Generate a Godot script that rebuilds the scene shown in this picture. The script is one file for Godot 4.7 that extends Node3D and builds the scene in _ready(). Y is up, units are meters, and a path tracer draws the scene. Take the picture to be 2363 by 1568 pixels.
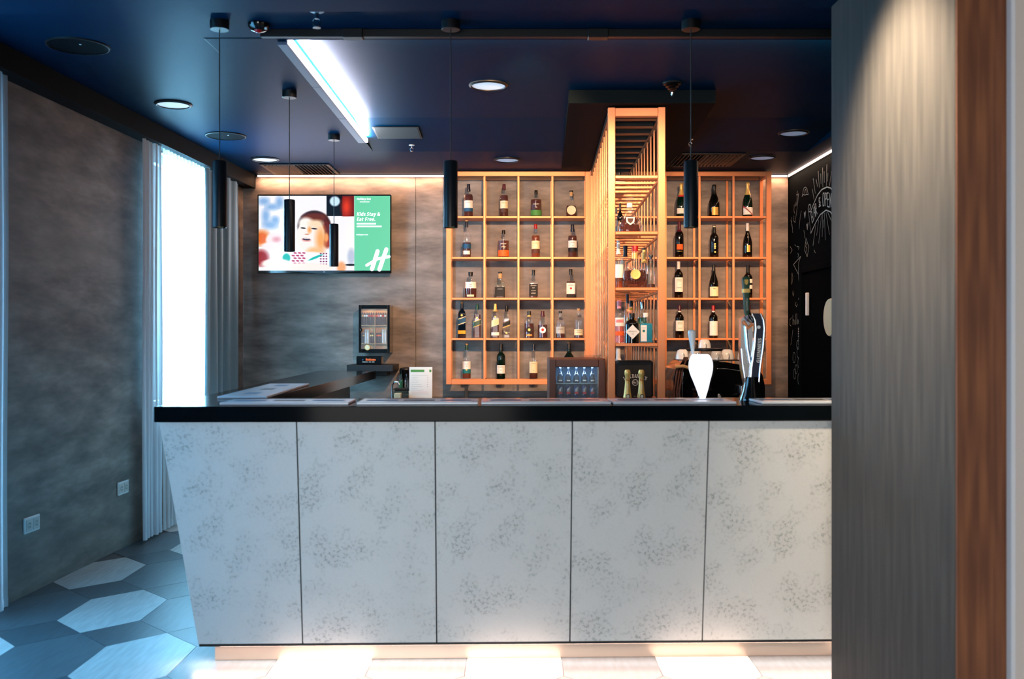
extends Node3D
# A hotel bar: leaning concrete-look counter, copper bottle racks, tower shelf, pendants.
# y up, metres. d is the distance in front of the camera (z = -d).

const F := 2250.0
const CX := 1190.0
const CY := 772.0
const EYE := 1.48
const CEIL := 3.0
const RECESS := 3.07

var M := {}
var used := {}
var mesh_cache := {}
var rng := RandomNumberGenerator.new()

# ------------------------------------------------------------------ placing
func at(px: float, py: float, d: float) -> Vector3:
	return Vector3((px - CX) * d / F, EYE - (py - CY) * d / F, -d)

func on_ceiling(px: float, py: float, y := CEIL) -> Vector3:
	var d := (y - EYE) * F / (CY - py)
	return Vector3((px - CX) * d / F, y, -d)

func left_wall_x(d: float) -> float:
	return -2.80 + (d - 5.0) * 0.0465

func on_right_wall(px: float, py: float, off := 0.0) -> Vector3:
	var d := 2.604 * F / (px - CX)
	return Vector3(2.604 - off, EYE - (py - CY) * d / F, -d)

# ------------------------------------------------------------------ nodes
func numbered(called: String) -> String:
	if not used.has(called):
		used[called] = 0
		return called
	used[called] += 1
	return "%s_%03d" % [called, used[called]]

func tag(o: Node3D, label: String, category: String, group := "") -> Node3D:
	o.set_meta("label", label)
	o.set_meta("category", category)
	if group != "":
		o.set_meta("group", group)
	return o

func thing(called: String, label: String, category: String, pos := Vector3.ZERO, turn := 0.0, group := "") -> Node3D:
	var o := Node3D.new()
	o.name = numbered(called)
	add_child(o)
	o.position = pos
	o.rotation.y = turn
	return tag(o, label, category, group)

func struct(called: String, pos := Vector3.ZERO) -> Node3D:
	var o := Node3D.new()
	o.name = called
	add_child(o)
	o.position = pos
	o.set_meta("kind", "structure")
	return o

func put(parent: Node3D, called: String, mesh: Mesh, mat: Material, pos := Vector3.ZERO, rot := Vector3.ZERO) -> MeshInstance3D:
	var o := MeshInstance3D.new()
	o.name = called
	o.mesh = mesh
	o.material_override = mat
	o.position = pos
	o.rotation = rot
	o.cast_shadow = GeometryInstance3D.SHADOW_CASTING_SETTING_ON
	parent.add_child(o, true)
	return o

# ------------------------------------------------------------------ meshes
func solid(faces: Array, center: Vector3) -> ArrayMesh:
	var st := SurfaceTool.new()
	st.begin(Mesh.PRIMITIVE_TRIANGLES)
	for f in faces:
		var p: Array = f
		var n: Vector3 = (p[1] - p[0]).cross(p[2] - p[0]).normalized()
		var mid := Vector3.ZERO
		for v in p:
			mid += v
		mid /= p.size()
		var flip := n.dot(mid - center) < 0.0
		var out := -n if flip else n
		var a := out.abs()
		for k in range(1, p.size() - 1):
			var tri := [p[0], p[k + 1], p[k]] if not flip else [p[0], p[k], p[k + 1]]
			for v in tri:
				st.set_normal(out)
				if a.y > a.x and a.y > a.z:
					st.set_uv(Vector2(v.x, v.z))
				elif a.x > a.z:
					st.set_uv(Vector2(v.z, -v.y))
				else:
					st.set_uv(Vector2(v.x, -v.y))
				st.add_vertex(v)
	return st.commit()

func hexa(b: Array, t: Array) -> ArrayMesh:
	# b, t: four bottom and four top corners in the same order
	var c := Vector3.ZERO
	for v in b + t:
		c += v
	c /= 8.0
	var faces := [b, t]
	for k in 4:
		var j := (k + 1) % 4
		faces.append([b[k], b[j], t[j], t[k]])
	return solid(faces, c)

func slab(pts: Array, y0: float, y1: float) -> ArrayMesh:
	# convex polygon of Vector2(x, d)
	var b := []
	var t := []
	var c := Vector3.ZERO
	for p in pts:
		b.append(Vector3(p.x, y0, -p.y))
		t.append(Vector3(p.x, y1, -p.y))
		c += Vector3(p.x, (y0 + y1) * 0.5, -p.y)
	c /= pts.size()
	var faces := [b, t]
	for k in pts.size():
		var j := (k + 1) % pts.size()
		faces.append([b[k], b[j], t[j], t[k]])
	return solid(faces, c)

func cbox(s: Vector3, bev := 0.002) -> ArrayMesh:
	# box with chamfered edges, centred
	var key := "c%s/%s" % [s, bev]
	if mesh_cache.has(key):
		return mesh_cache[key]
	var h := s * 0.5
	var e: float = minf(bev, minf(h.x, minf(h.y, h.z)) * 0.45)
	var faces := []
	for ax in 3:
		var u := (ax + 1) % 3
		var w := (ax + 2) % 3
		for sg in [-1.0, 1.0]:
			var q := []
			for c in [[-1, -1], [1, -1], [1, 1], [-1, 1]]:
				var v := Vector3.ZERO
				v[ax] = sg * h[ax]
				v[u] = c[0] * (h[u] - e)
				v[w] = c[1] * (h[w] - e)
				q.append(v)
			faces.append(q)
		for su in [-1.0, 1.0]:
			for sw in [-1.0, 1.0]:
				var a := Vector3.ZERO
				var b := Vector3.ZERO
				a[u] = su * h[u]
				a[w] = sw * (h[w] - e)
				b[u] = su * (h[u] - e)
				b[w] = sw * h[w]
				var a2 := a
				var b2 := b
				a[ax] = h[ax] - e
				b[ax] = h[ax] - e
				a2[ax] = -(h[ax] - e)
				b2[ax] = -(h[ax] - e)
				faces.append([a, b, b2, a2])
	for sx in [-1.0, 1.0]:
		for sy in [-1.0, 1.0]:
			for sz in [-1.0, 1.0]:
				faces.append([Vector3(sx * h.x, sy * (h.y - e), sz * (h.z - e)), Vector3(sx * (h.x - e), sy * h.y, sz * (h.z - e)), Vector3(sx * (h.x - e), sy * (h.y - e), sz * h.z)])
	var m := solid(faces, Vector3.ZERO)
	mesh_cache[key] = m
	return m

func bar(parent: Node3D, called: String, lo: Vector3, hi: Vector3, mat: Material, bev := 0.002) -> MeshInstance3D:
	var s := (hi - lo).abs()
	return put(parent, called, cbox(s, bev), mat, (lo + hi) * 0.5)

func ring_point(t: float, q: float) -> Vector2:
	var c := cos(t)
	var s := sin(t)
	var n := 2.0 + 6.0 * q
	var x := signf(c) * pow(absf(c), 2.0 / n)
	var z := signf(s) * pow(absf(s), 2.0 / n)
	return Vector2(x, z)

func loft(prof: Array, segs := 20, close_bottom := true, close_top := true) -> ArrayMesh:
	# prof: [rx, rz, y, q] from bottom to top
	var pts := []
	for p in prof:
		var row := []
		for k in segs + 1:
			var rp := ring_point(TAU * k / segs, p[3])
			row.append(Vector3(rp.x * p[0], p[2], rp.y * p[1]))
		pts.append(row)
	var st := SurfaceTool.new()
	st.begin(Mesh.PRIMITIVE_TRIANGLES)
	var nr := prof.size()
	var seg_n := []
	for i in nr - 1:
		var row := []
		for k in segs + 1:
			var k0 := k - 1 if k > 0 else segs - 1
			var k1 := k + 1 if k < segs else 1
			var tan_u: Vector3 = (pts[i][k1] - pts[i][k0]) + (pts[i + 1][k1] - pts[i + 1][k0])
			var tan_v: Vector3 = pts[i + 1][k] - pts[i][k]
			var n := tan_v.cross(tan_u).normalized()
			row.append(n)
		seg_n.append(row)
	for i in nr - 1:
		for k in segs:
			var quad := [[i, k], [i, k + 1], [i + 1, k + 1], [i + 1, k]]
			for idx in [0, 1, 2, 0, 2, 3]:
				var ii: int = quad[idx][0]
				var kk: int = quad[idx][1]
				var n: Vector3 = seg_n[i][kk]
				var other := i - 1 if ii == i else i + 1
				if other >= 0 and other < nr - 1:
					var m: Vector3 = seg_n[other][kk]
					if n.dot(m) > 0.72:
						n = (n + m).normalized()
				st.set_normal(n)
				st.set_uv(Vector2(float(kk) / segs, pts[ii][kk].y))
				st.add_vertex(pts[ii][kk])
	for cap in [[close_bottom, 0, -1.0], [close_top, nr - 1, 1.0]]:
		if not cap[0]:
			continue
		var row: Array = pts[cap[1]]
		var c := Vector3(0, prof[cap[1]][2], 0)
		for k in segs:
			var tri: Array = [c, row[k], row[k + 1]] if cap[2] > 0 else [c, row[k + 1], row[k]]
			for v in tri:
				st.set_normal(Vector3(0, cap[2], 0))
				st.set_uv(Vector2(v.x, v.z))
				st.add_vertex(v)
	return st.commit()

func lathe(pr: Array, segs := 20, cb := true, ct := true) -> ArrayMesh:
	var a := []
	for p in pr:
		a.append([p[0], p[0], p[1], 0.0])
	return loft(a, segs, cb, ct)

func cyl(r: float, h: float, segs := 20) -> ArrayMesh:
	var key := "y%s/%s/%s" % [r, h, segs]
	if not mesh_cache.has(key):
		var e := minf(0.15 * r, 0.15 * h)
		mesh_cache[key] = lathe([[r - e, 0.0], [r, e], [r, h - e], [r - e, h]], segs)
	return mesh_cache[key]

func disc_mesh(r: float, segs := 28) -> ArrayMesh:
	return lathe([[r, 0.0], [r, 0.002]], segs)

func tube(pts: Array, r: float, segs := 8) -> ArrayMesh:
	var st := SurfaceTool.new()
	st.begin(Mesh.PRIMITIVE_TRIANGLES)
	var rings := []
	for i in pts.size():
		var a: Vector3 = pts[maxi(i - 1, 0)]
		var b: Vector3 = pts[mini(i + 1, pts.size() - 1)]
		var dir := (b - a).normalized()
		var up := Vector3.UP if absf(dir.y) < 0.9 else Vector3.RIGHT
		var u := dir.cross(up).normalized()
		var w := u.cross(dir).normalized()
		var row := []
		for k in segs + 1:
			var t := TAU * k / segs
			var nn := u * cos(t) + w * sin(t)
			row.append([pts[i] + nn * r, nn])
		rings.append(row)
	for i in pts.size() - 1:
		for k in segs:
			for v in [rings[i][k], rings[i][k + 1], rings[i + 1][k + 1], rings[i][k], rings[i + 1][k + 1], rings[i + 1][k]]:
				st.set_normal(v[1])
				st.add_vertex(v[0])
	for e in [0, pts.size() - 1]:
		for k in segs:
			for v in ([pts[e], rings[e][k + 1][0], rings[e][k][0]] if e == 0 else [pts[e], rings[e][k][0], rings[e][k + 1][0]]):
				st.set_normal((pts[e] - pts[1 if e == 0 else e - 1]).normalized())
				st.add_vertex(v)
	return st.commit()

func extrude(outline: Array, thick: float) -> ArrayMesh:
	# outline of Vector2 in x, y (any simple polygon), thickness along z, centred
	var poly := PackedVector2Array(outline)
	var idx := Geometry2D.triangulate_polygon(poly)
	var st := SurfaceTool.new()
	st.begin(Mesh.PRIMITIVE_TRIANGLES)
	var h := thick * 0.5
	var ccw := not Geometry2D.is_polygon_clockwise(poly)
	for k in range(0, idx.size(), 3):
		var p := [poly[idx[k]], poly[idx[k + 1]], poly[idx[k + 2]]]
		var area: float = (p[1] - p[0]).cross(p[2] - p[0])
		if area > 0:
			p = [p[0], p[2], p[1]]
		for v in p:
			st.set_normal(Vector3.BACK)
			st.set_uv(v)
			st.add_vertex(Vector3(v.x, v.y, h))
		for v in [p[0], p[2], p[1]]:
			st.set_normal(Vector3.FORWARD)
			st.set_uv(v)
			st.add_vertex(Vector3(v.x, v.y, -h))
	var n := poly.size()
	for k in n:
		var a := poly[k]
		var b := poly[(k + 1) % n]
		var e := b - a
		var nn := Vector3(e.y, -e.x, 0).normalized()
		if not ccw:
			nn = -nn
		var q := [Vector3(a.x, a.y, h), Vector3(b.x, b.y, h), Vector3(b.x, b.y, -h), Vector3(a.x, a.y, -h)]
		var order := [0, 1, 2, 0, 2, 3] if ccw else [0, 2, 1, 0, 3, 2]
		for i in order:
			st.set_normal(nn)
			st.set_uv(Vector2(q[i].x, q[i].y))
			st.add_vertex(q[i])
	return st.commit()

func patch(rx: float, rz: float, y0: float, y1: float, half: float, q := 0.0, slope := 0.0, rx1 := -1.0) -> ArrayMesh:
	# curved paper label on the camera side of a bottle, slightly off the glass
	var st := SurfaceTool.new()
	st.begin(Mesh.PRIMITIVE_TRIANGLES)
	var n := 12
	var off := 0.0012
	var grid := []
	for i in 2:
		var row := []
		for k in n + 1:
			var t := PI / 2 + half - 2.0 * half * k / n
			var rp := ring_point(t, q)
			var kx := 1.0 if i == 0 or rx1 < 0 else rx1 / rx
			var x := rp.x * (rx * kx + off)
			var p := Vector3(x, (y0 if i == 0 else y1) + slope * x, rp.y * (rz * kx + off))
			var nr := Vector3(cos(t), 0, sin(t)) if q == 0.0 else Vector3(rp.x * pow(absf(rp.x), 4), 0, rp.y).normalized()
			row.append([p, nr, Vector2(float(k) / n, 1.0 - i)])
		grid.append(row)
	for k in n:
		for v in [grid[0][k], grid[1][k], grid[1][k + 1], grid[0][k], grid[1][k + 1], grid[0][k + 1]]:
			st.set_normal(v[1])
			st.set_uv(v[2])
			st.add_vertex(v[0])
	return st.commit()

func letters(parent: Node3D, text: String, height: float, pos: Vector3, mat: Material, opt := {}) -> MeshInstance3D:
	# height = capital height; bend = radius of the cylinder the text is wrapped on
	var tm := TextMesh.new()
	var font := SystemFont.new()
	font.font_names = PackedStringArray([opt.get("font", "Droid Sans")])
	font.font_weight = opt.get("weight", 400)
	tm.font = font
	tm.text = text
	tm.font_size = 32
	tm.depth = 0.0
	tm.pixel_size = height / 23.0
	tm.curve_step = 3.0
	tm.horizontal_alignment = opt.get("align", HORIZONTAL_ALIGNMENT_CENTER)
	tm.vertical_alignment = VERTICAL_ALIGNMENT_CENTER
	var arr := tm.get_mesh_arrays()
	var v: PackedVector3Array = arr[Mesh.ARRAY_VERTEX]
	var bend: float = opt.get("bend", 0.0)
	var arc: float = opt.get("arc", 0.0)
	var lean: float = opt.get("lean", 0.0)
	var squeeze: float = opt.get("squeeze", 1.0)
	for k in v.size():
		var p := v[k]
		p.x = p.x * squeeze + lean * p.y
		if arc > 0.0:
			var a := p.x / arc
			p = Vector3(sin(a) * (arc + p.y), cos(a) * (arc + p.y) - arc, p.z)
		if bend > 0.0:
			p.z += sqrt(maxf(bend * bend - p.x * p.x, 0.0)) - bend
		v[k] = p
	arr[Mesh.ARRAY_VERTEX] = v
	var m := ArrayMesh.new()
	m.add_surface_from_arrays(Mesh.PRIMITIVE_TRIANGLES, arr)
	return put(parent, opt.get("name", "lettering"), m, mat, pos, opt.get("rot", Vector3.ZERO))

# ------------------------------------------------------------------ materials
func mat(called: String, c: Color, rough := 0.6, metal := 0.0, opt := {}) -> StandardMaterial3D:
	var m := StandardMaterial3D.new()
	m.resource_name = called
	m.albedo_color = c
	m.roughness = rough
	m.metallic = metal
	for k in opt:
		m.set(k, opt[k])
	M[called] = m
	return m

func glow(called: String, c: Color, energy: float) -> StandardMaterial3D:
	var m := mat(called, Color(0.9, 0.9, 0.9), 0.6)
	m.emission_enabled = true
	m.emission = c
	m.emission_energy_multiplier = energy
	return m

func noise(seed_: int, freq: float, oct := 4) -> FastNoiseLite:
	var n := FastNoiseLite.new()
	n.seed = seed_
	n.noise_type = FastNoiseLite.TYPE_SIMPLEX_SMOOTH
	n.frequency = freq
	n.fractal_octaves = oct
	return n

func seamless(n: FastNoiseLite, w: int, sx: float, sy: float) -> PackedFloat32Array:
	# tileable: blends two shifted copies across the borders
	var out := PackedFloat32Array()
	out.resize(w * w)
	for y in w:
		var v := float(y) / w
		var wy := clampf((v - 0.8) / 0.2, 0.0, 1.0)
		for x in w:
			var u := float(x) / w
			var wx := clampf((u - 0.8) / 0.2, 0.0, 1.0)
			var a := n.get_noise_2d(x * sx, y * sy)
			if wx > 0.0:
				a = lerpf(a, n.get_noise_2d((x - w) * sx, y * sy), wx)
			if wy > 0.0:
				var b := n.get_noise_2d(x * sx, (y - w) * sy)
				if wx > 0.0:
					b = lerpf(b, n.get_noise_2d((x - w) * sx, (y - w) * sy), wx)
				a = lerpf(a, b, wy)
			out[y * w + x] = a
	return out

func image_from(w: int, fn: Callable) -> ImageTexture:
	var im := Image.create(w, w, false, Image.FORMAT_RGB8)
	for y in w:
		for x in w:
			im.set_pixel(x, y, fn.call(x, y))
	return ImageTexture.create_from_image(im)

func make_materials() -> void:
	# concrete-look laminate of the walls: horizontal brushing, clouds and pale scratches
	var w := 512
	var cloud := seamless(noise(11, 0.012, 4), w, 0.5, 1.6)
	var brush := seamless(noise(12, 0.05, 3), w, 0.5, 1.8)
	var scratch := PackedFloat32Array()
	scratch.resize(w * w)
	rng.seed = 5
	for k in 260:
		var p := Vector2(rng.randf() * w, rng.randf() * w)
		var a := rng.randf() * TAU
		var turn := rng.randf_range(-0.06, 0.06)
		var s := rng.randf_range(0.25, 1.0)
		for i in rng.randi_range(6, 26):
			p += Vector2(cos(a), sin(a))
			a += turn
			scratch[posmod(int(p.y), w) * w + posmod(int(p.x), w)] = s
	var base := Color(0.47, 0.43, 0.40)
	var tex := image_from(w, func(x, y):
		var i: int = y * w + x
		var k := 1.0 + 0.34 * cloud[i] + 0.10 * brush[i]
		var c := Color(base.r * k, base.g * k, base.b * k)
		return c.lerp(Color(0.62, 0.56, 0.49), 0.38 * scratch[i]))
	mat("wall_concrete", Color.WHITE, 0.62, 0.0, {"albedo_texture": tex, "uv1_triplanar": true, "uv1_world_triplanar": true, "uv1_scale": Vector3(0.55, 0.55, 0.55)})
	# pale panel of the bar front: grey specks in drifts
	w = 768
	var big := seamless(noise(21, 0.007, 3), w, 1.0, 1.0)
	var mid := seamless(noise(22, 0.06, 3), w, 1.0, 1.0)
	var fine := seamless(noise(23, 0.18, 2), w, 1.0, 1.0)
	var w2 := w
	var panel := image_from(w, func(x, y):
		var i: int = y * w2 + x
		var drift := clampf(0.34 + 1.3 * big[i], 0.06, 1.0)
		var speck := smoothstep(0.10, 0.50, mid[i] * 0.85 + fine[i] * 0.45) * drift
		var k := 1.0 - 0.03 * drift + 0.025 * fine[i]
		var c := Color(0.82 * k, 0.825 * k, 0.81 * k)
		return c.lerp(Color(0.40, 0.44, 0.425), 0.5 * speck))
	mat("bar_panel", Color.WHITE, 0.55, 0.0, {"albedo_texture": panel})
	# floor tiles: brushed, three tones
	w = 256
	var w3 := w
	var streak := seamless(noise(31, 0.06, 3), w, 2.0, 0.22)
	var tile := image_from(w, func(x, y):
		var k := 0.93 + 0.09 * streak[y * w3 + x]
		return Color(k, k, k))
	for t in [["tile_light", Color(0.76, 0.77, 0.76)], ["tile_mid", Color(0.33, 0.39, 0.42)], ["tile_deep", Color(0.28, 0.34, 0.37)]]:
		mat(t[0], t[1], 0.38, 0.0, {"albedo_texture": tile, "uv1_triplanar": true, "uv1_world_triplanar": true, "uv1_scale": Vector3(1.3, 1.3, 1.3)})
	mat("grout", Color(0.34, 0.34, 0.34), 0.8)
	# veneers
	var grain := seamless(noise(41, 0.05, 3), w, 1.3, 0.10)
	var blotch := seamless(noise(42, 0.02, 2), w, 1.4, 0.3)
	var veneer := func(a: Color, b: Color):
		return image_from(w3, func(x, y):
			var k := clampf(0.5 + 0.40 * grain[y * w3 + x] + 0.55 * blotch[y * w3 + x], 0.0, 1.0)
			return a.lerp(b, k))
	mat("veneer_grey", Color.WHITE, 0.6, 0.0, {"metallic_specular": 0.22, "albedo_texture": veneer.call(Color(0.19, 0.19, 0.185), Color(0.25, 0.245, 0.235)), "uv1_triplanar": true, "uv1_world_triplanar": true, "uv1_scale": Vector3(2.2, 1.1, 2.2)})
	mat("veneer_brown", Color.WHITE, 0.5, 0.0, {"albedo_texture": veneer.call(Color(0.36, 0.215, 0.145), Color(0.52, 0.33, 0.215)), "uv1_triplanar": true, "uv1_world_triplanar": true, "uv1_scale": Vector3(2.6, 1.3, 2.6)})
	mat("fridge_brown", Color(0.34, 0.19, 0.135), 0.5)
	# plain finishes
	mat("ceiling_paint", Color(0.0, 0.125, 0.215), 0.45, 0.0, {"metallic_specular": 0.1})
	mat("ceiling_dark", Color(0.035, 0.065, 0.08), 0.6, 0.0, {"metallic_specular": 0.1})
	mat("hatch_grey", Color(0.11, 0.17, 0.19), 0.6)
	mat("housing_grey", Color(0.36, 0.37, 0.43), 0.5)
	mat("pelmet_paint", Color(0.075, 0.085, 0.09), 0.7, 0.0, {"metallic_specular": 0.2})
	mat("black_paint", Color(0.05, 0.055, 0.06), 0.45)
	mat("black_gloss", Color(0.03, 0.035, 0.04), 0.12, 0.0, {"clearcoat_enabled": true, "clearcoat": 0.6, "clearcoat_roughness": 0.05})
	mat("stone_black", Color(0.03, 0.05, 0.065), 0.12, 0.0, {"metallic_specular": 0.14})
	mat("pendant_black", Color(0.045, 0.075, 0.10), 0.38, 0.0, {"metallic_specular": 0.35})
	mat("cable_black", Color(0.05, 0.06, 0.06), 0.5)
	mat("copper", Color(0.84, 0.52, 0.33), 0.42, 0.3)
	mat("chalkboard", Color(0.028, 0.045, 0.055), 0.9, 0.0, {"metallic_specular": 0.08})
	mat("door_black", Color(0.02, 0.035, 0.045), 0.8, 0.0, {"metallic_specular": 0.06})
	mat("chalk", Color(0.66, 0.68, 0.65), 0.95)
	mat("steel", Color(0.72, 0.74, 0.76), 0.22, 1.0)
	mat("chrome", Color(0.90, 0.91, 0.93), 0.12, 1.0)
	mat("steel_kick", Color(0.78, 0.72, 0.66), 0.3, 0.85)
	mat("steel_dark", Color(0.28, 0.29, 0.30), 0.35, 1.0)
	mat("white_plastic", Color(0.86, 0.86, 0.85), 0.35)
	mat("white_china", Color(0.90, 0.89, 0.87), 0.2)
	mat("trim_white", Color(0.78, 0.75, 0.73), 0.45)
	mat("red_plastic", Color(0.72, 0.08, 0.10), 0.3)
	mat("paper_white", Color(0.90, 0.89, 0.86), 0.8)
	mat("paper_cream", Color(0.88, 0.83, 0.68), 0.8)
	mat("paper_grey", Color(0.72, 0.72, 0.69), 0.8)
	mat("paper_gold", Color(0.78, 0.62, 0.30), 0.45, 0.3)
	mat("paper_yellow", Color(0.88, 0.66, 0.16), 0.7)
	mat("paper_orange", Color(0.90, 0.36, 0.10), 0.7)
	mat("paper_green", Color(0.28, 0.55, 0.26), 0.7)
	mat("paper_teal", Color(0.04, 0.42, 0.42), 0.7)
	mat("paper_blue", Color(0.06, 0.30, 0.45), 0.7)
	mat("paper_black", Color(0.05, 0.05, 0.055), 0.7)
	mat("paper_brown", Color(0.30, 0.17, 0.13), 0.7)
	mat("paper_red", Color(0.75, 0.12, 0.10), 0.7)
	mat("paper_pink", Color(0.90, 0.55, 0.58), 0.7)
	mat("paper_print", Color(0.45, 0.44, 0.42), 0.8)
	mat("foil_gold", Color(0.90, 0.74, 0.42), 0.4, 0.35)
	mat("foil_navy", Color(0.05, 0.09, 0.18), 0.4)
	mat("foil_black", Color(0.04, 0.045, 0.05), 0.4)
	mat("foil_red", Color(0.62, 0.07, 0.08), 0.4)
	mat("foil_plum", Color(0.30, 0.08, 0.14), 0.4)
	mat("foil_white", Color(0.85, 0.82, 0.79), 0.5)
	mat("foil_green", Color(0.05, 0.24, 0.16), 0.4)
	mat("cork", Color(0.74, 0.58, 0.40), 0.85)
	mat("glass_black", Color(0.025, 0.03, 0.03), 0.06)
	mat("glass_green", Color(0.02, 0.10, 0.075), 0.06)
	mat("glass_navy", Color(0.03, 0.08, 0.14), 0.06)
	mat("glass_clear", Color(0.75, 0.80, 0.80, 0.03), 0.04, 0.0, {"transparency": BaseMaterial3D.TRANSPARENCY_ALPHA})
	mat("glass_smoke", Color(0.45, 0.55, 0.52, 0.10), 0.04, 0.0, {"transparency": BaseMaterial3D.TRANSPARENCY_ALPHA})
	mat("window_glass", Color(0.90, 0.96, 0.98, 0.06), 0.02, 0.0, {"transparency": BaseMaterial3D.TRANSPARENCY_ALPHA})
	for l in [["amber", Color(0.62, 0.27, 0.06, 0.35)], ["amber_deep", Color(0.42, 0.14, 0.04, 0.35)], ["amber_red", Color(0.38, 0.085, 0.04, 0.4)], ["spirit_pink", Color(0.92, 0.50, 0.45, 0.3)], ["spirit_blue", Color(0.0, 0.60, 0.72, 0.6)], ["spirit_green", Color(0.05, 0.50, 0.30, 0.4)], ["spirit_clear", Color(0.92, 0.95, 0.95, 0.0)], ["spirit_yellow", Color(0.95, 0.66, 0.08, 0.5)]]:
		mat(l[0], l[1], 0.05, 0.0, {"refraction_enabled": true, "refraction_scale": 0.034})
	mat("sheer", Color(0.90, 0.93, 0.95, 0.55), 0.9, 0.0, {"transparency": BaseMaterial3D.TRANSPARENCY_ALPHA, "backlight_enabled": true, "backlight": Color(0.9, 0.9, 0.9)})
	mat("sheer_gathered", Color(0.84, 0.87, 0.90, 0.90), 0.9, 0.0, {"transparency": BaseMaterial3D.TRANSPARENCY_ALPHA, "backlight_enabled": true, "backlight": Color(0.55, 0.55, 0.55)})
	mat("drape", Color(0.44, 0.50, 0.52), 0.9, 0.0, {"rim_enabled": true, "rim": 0.5})
	mat("coffee_beans", Color(0.07, 0.045, 0.035), 0.6)
	mat("can_blue", Color(0.06, 0.12, 0.38), 0.3, 0.5)
	mat("rubber_grey", Color(0.74, 0.78, 0.82), 0.2)
	mat("print_gloss", Color(0.88, 0.89, 0.90), 0.18)
	glow("led_warm", Color(1.0, 0.82, 0.72), 5.0)
	glow("led_white", Color(1.0, 0.95, 0.97), 3.0)
	glow("led_floor", Color(1.0, 0.84, 0.76), 5.0)
	glow("lamp_disc", Color(0.86, 0.90, 0.97), 0.5)
	glow("lamp_disc_dim", Color(0.45, 0.58, 0.72), 0.30)
	glow("tap_glow", Color(0.97, 0.96, 1.0), 1.25)
	glow("screen_white", Color(0.97, 0.97, 0.99), 0.95)

# ------------------------------------------------------------------ light
func area(called: String, pos: Vector3, towards: Vector3, size: Vector2, c: Color, energy: float) -> void:
	var l := AreaLight3D.new()
	l.name = called
	l.area_size = size
	l.light_color = c
	l.light_energy = energy
	l.shadow_enabled = true
	l.area_range = 20.0
	l.area_attenuation = 2.0
	add_child(l)
	var up := Vector3.UP if absf(towards.normalized().y) < 0.9 else Vector3.FORWARD
	l.transform = Transform3D(Basis.looking_at(towards, up), pos)

func spot(called: String, pos: Vector3, aim: Vector3, angle: float, c: Color, energy: float, size := 0.08) -> void:
	var l := SpotLight3D.new()
	l.name = called
	l.light_color = c
	l.light_energy = energy
	l.light_size = size
	l.spot_angle = angle
	l.spot_angle_attenuation = 0.9
	l.spot_range = 16.0
	l.shadow_enabled = true
	add_child(l)
	var dir := (aim - pos).normalized()
	var up := Vector3.UP if absf(dir.y) < 0.95 else Vector3.RIGHT
	l.transform = Transform3D(Basis.looking_at(dir, up), pos)

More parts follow.
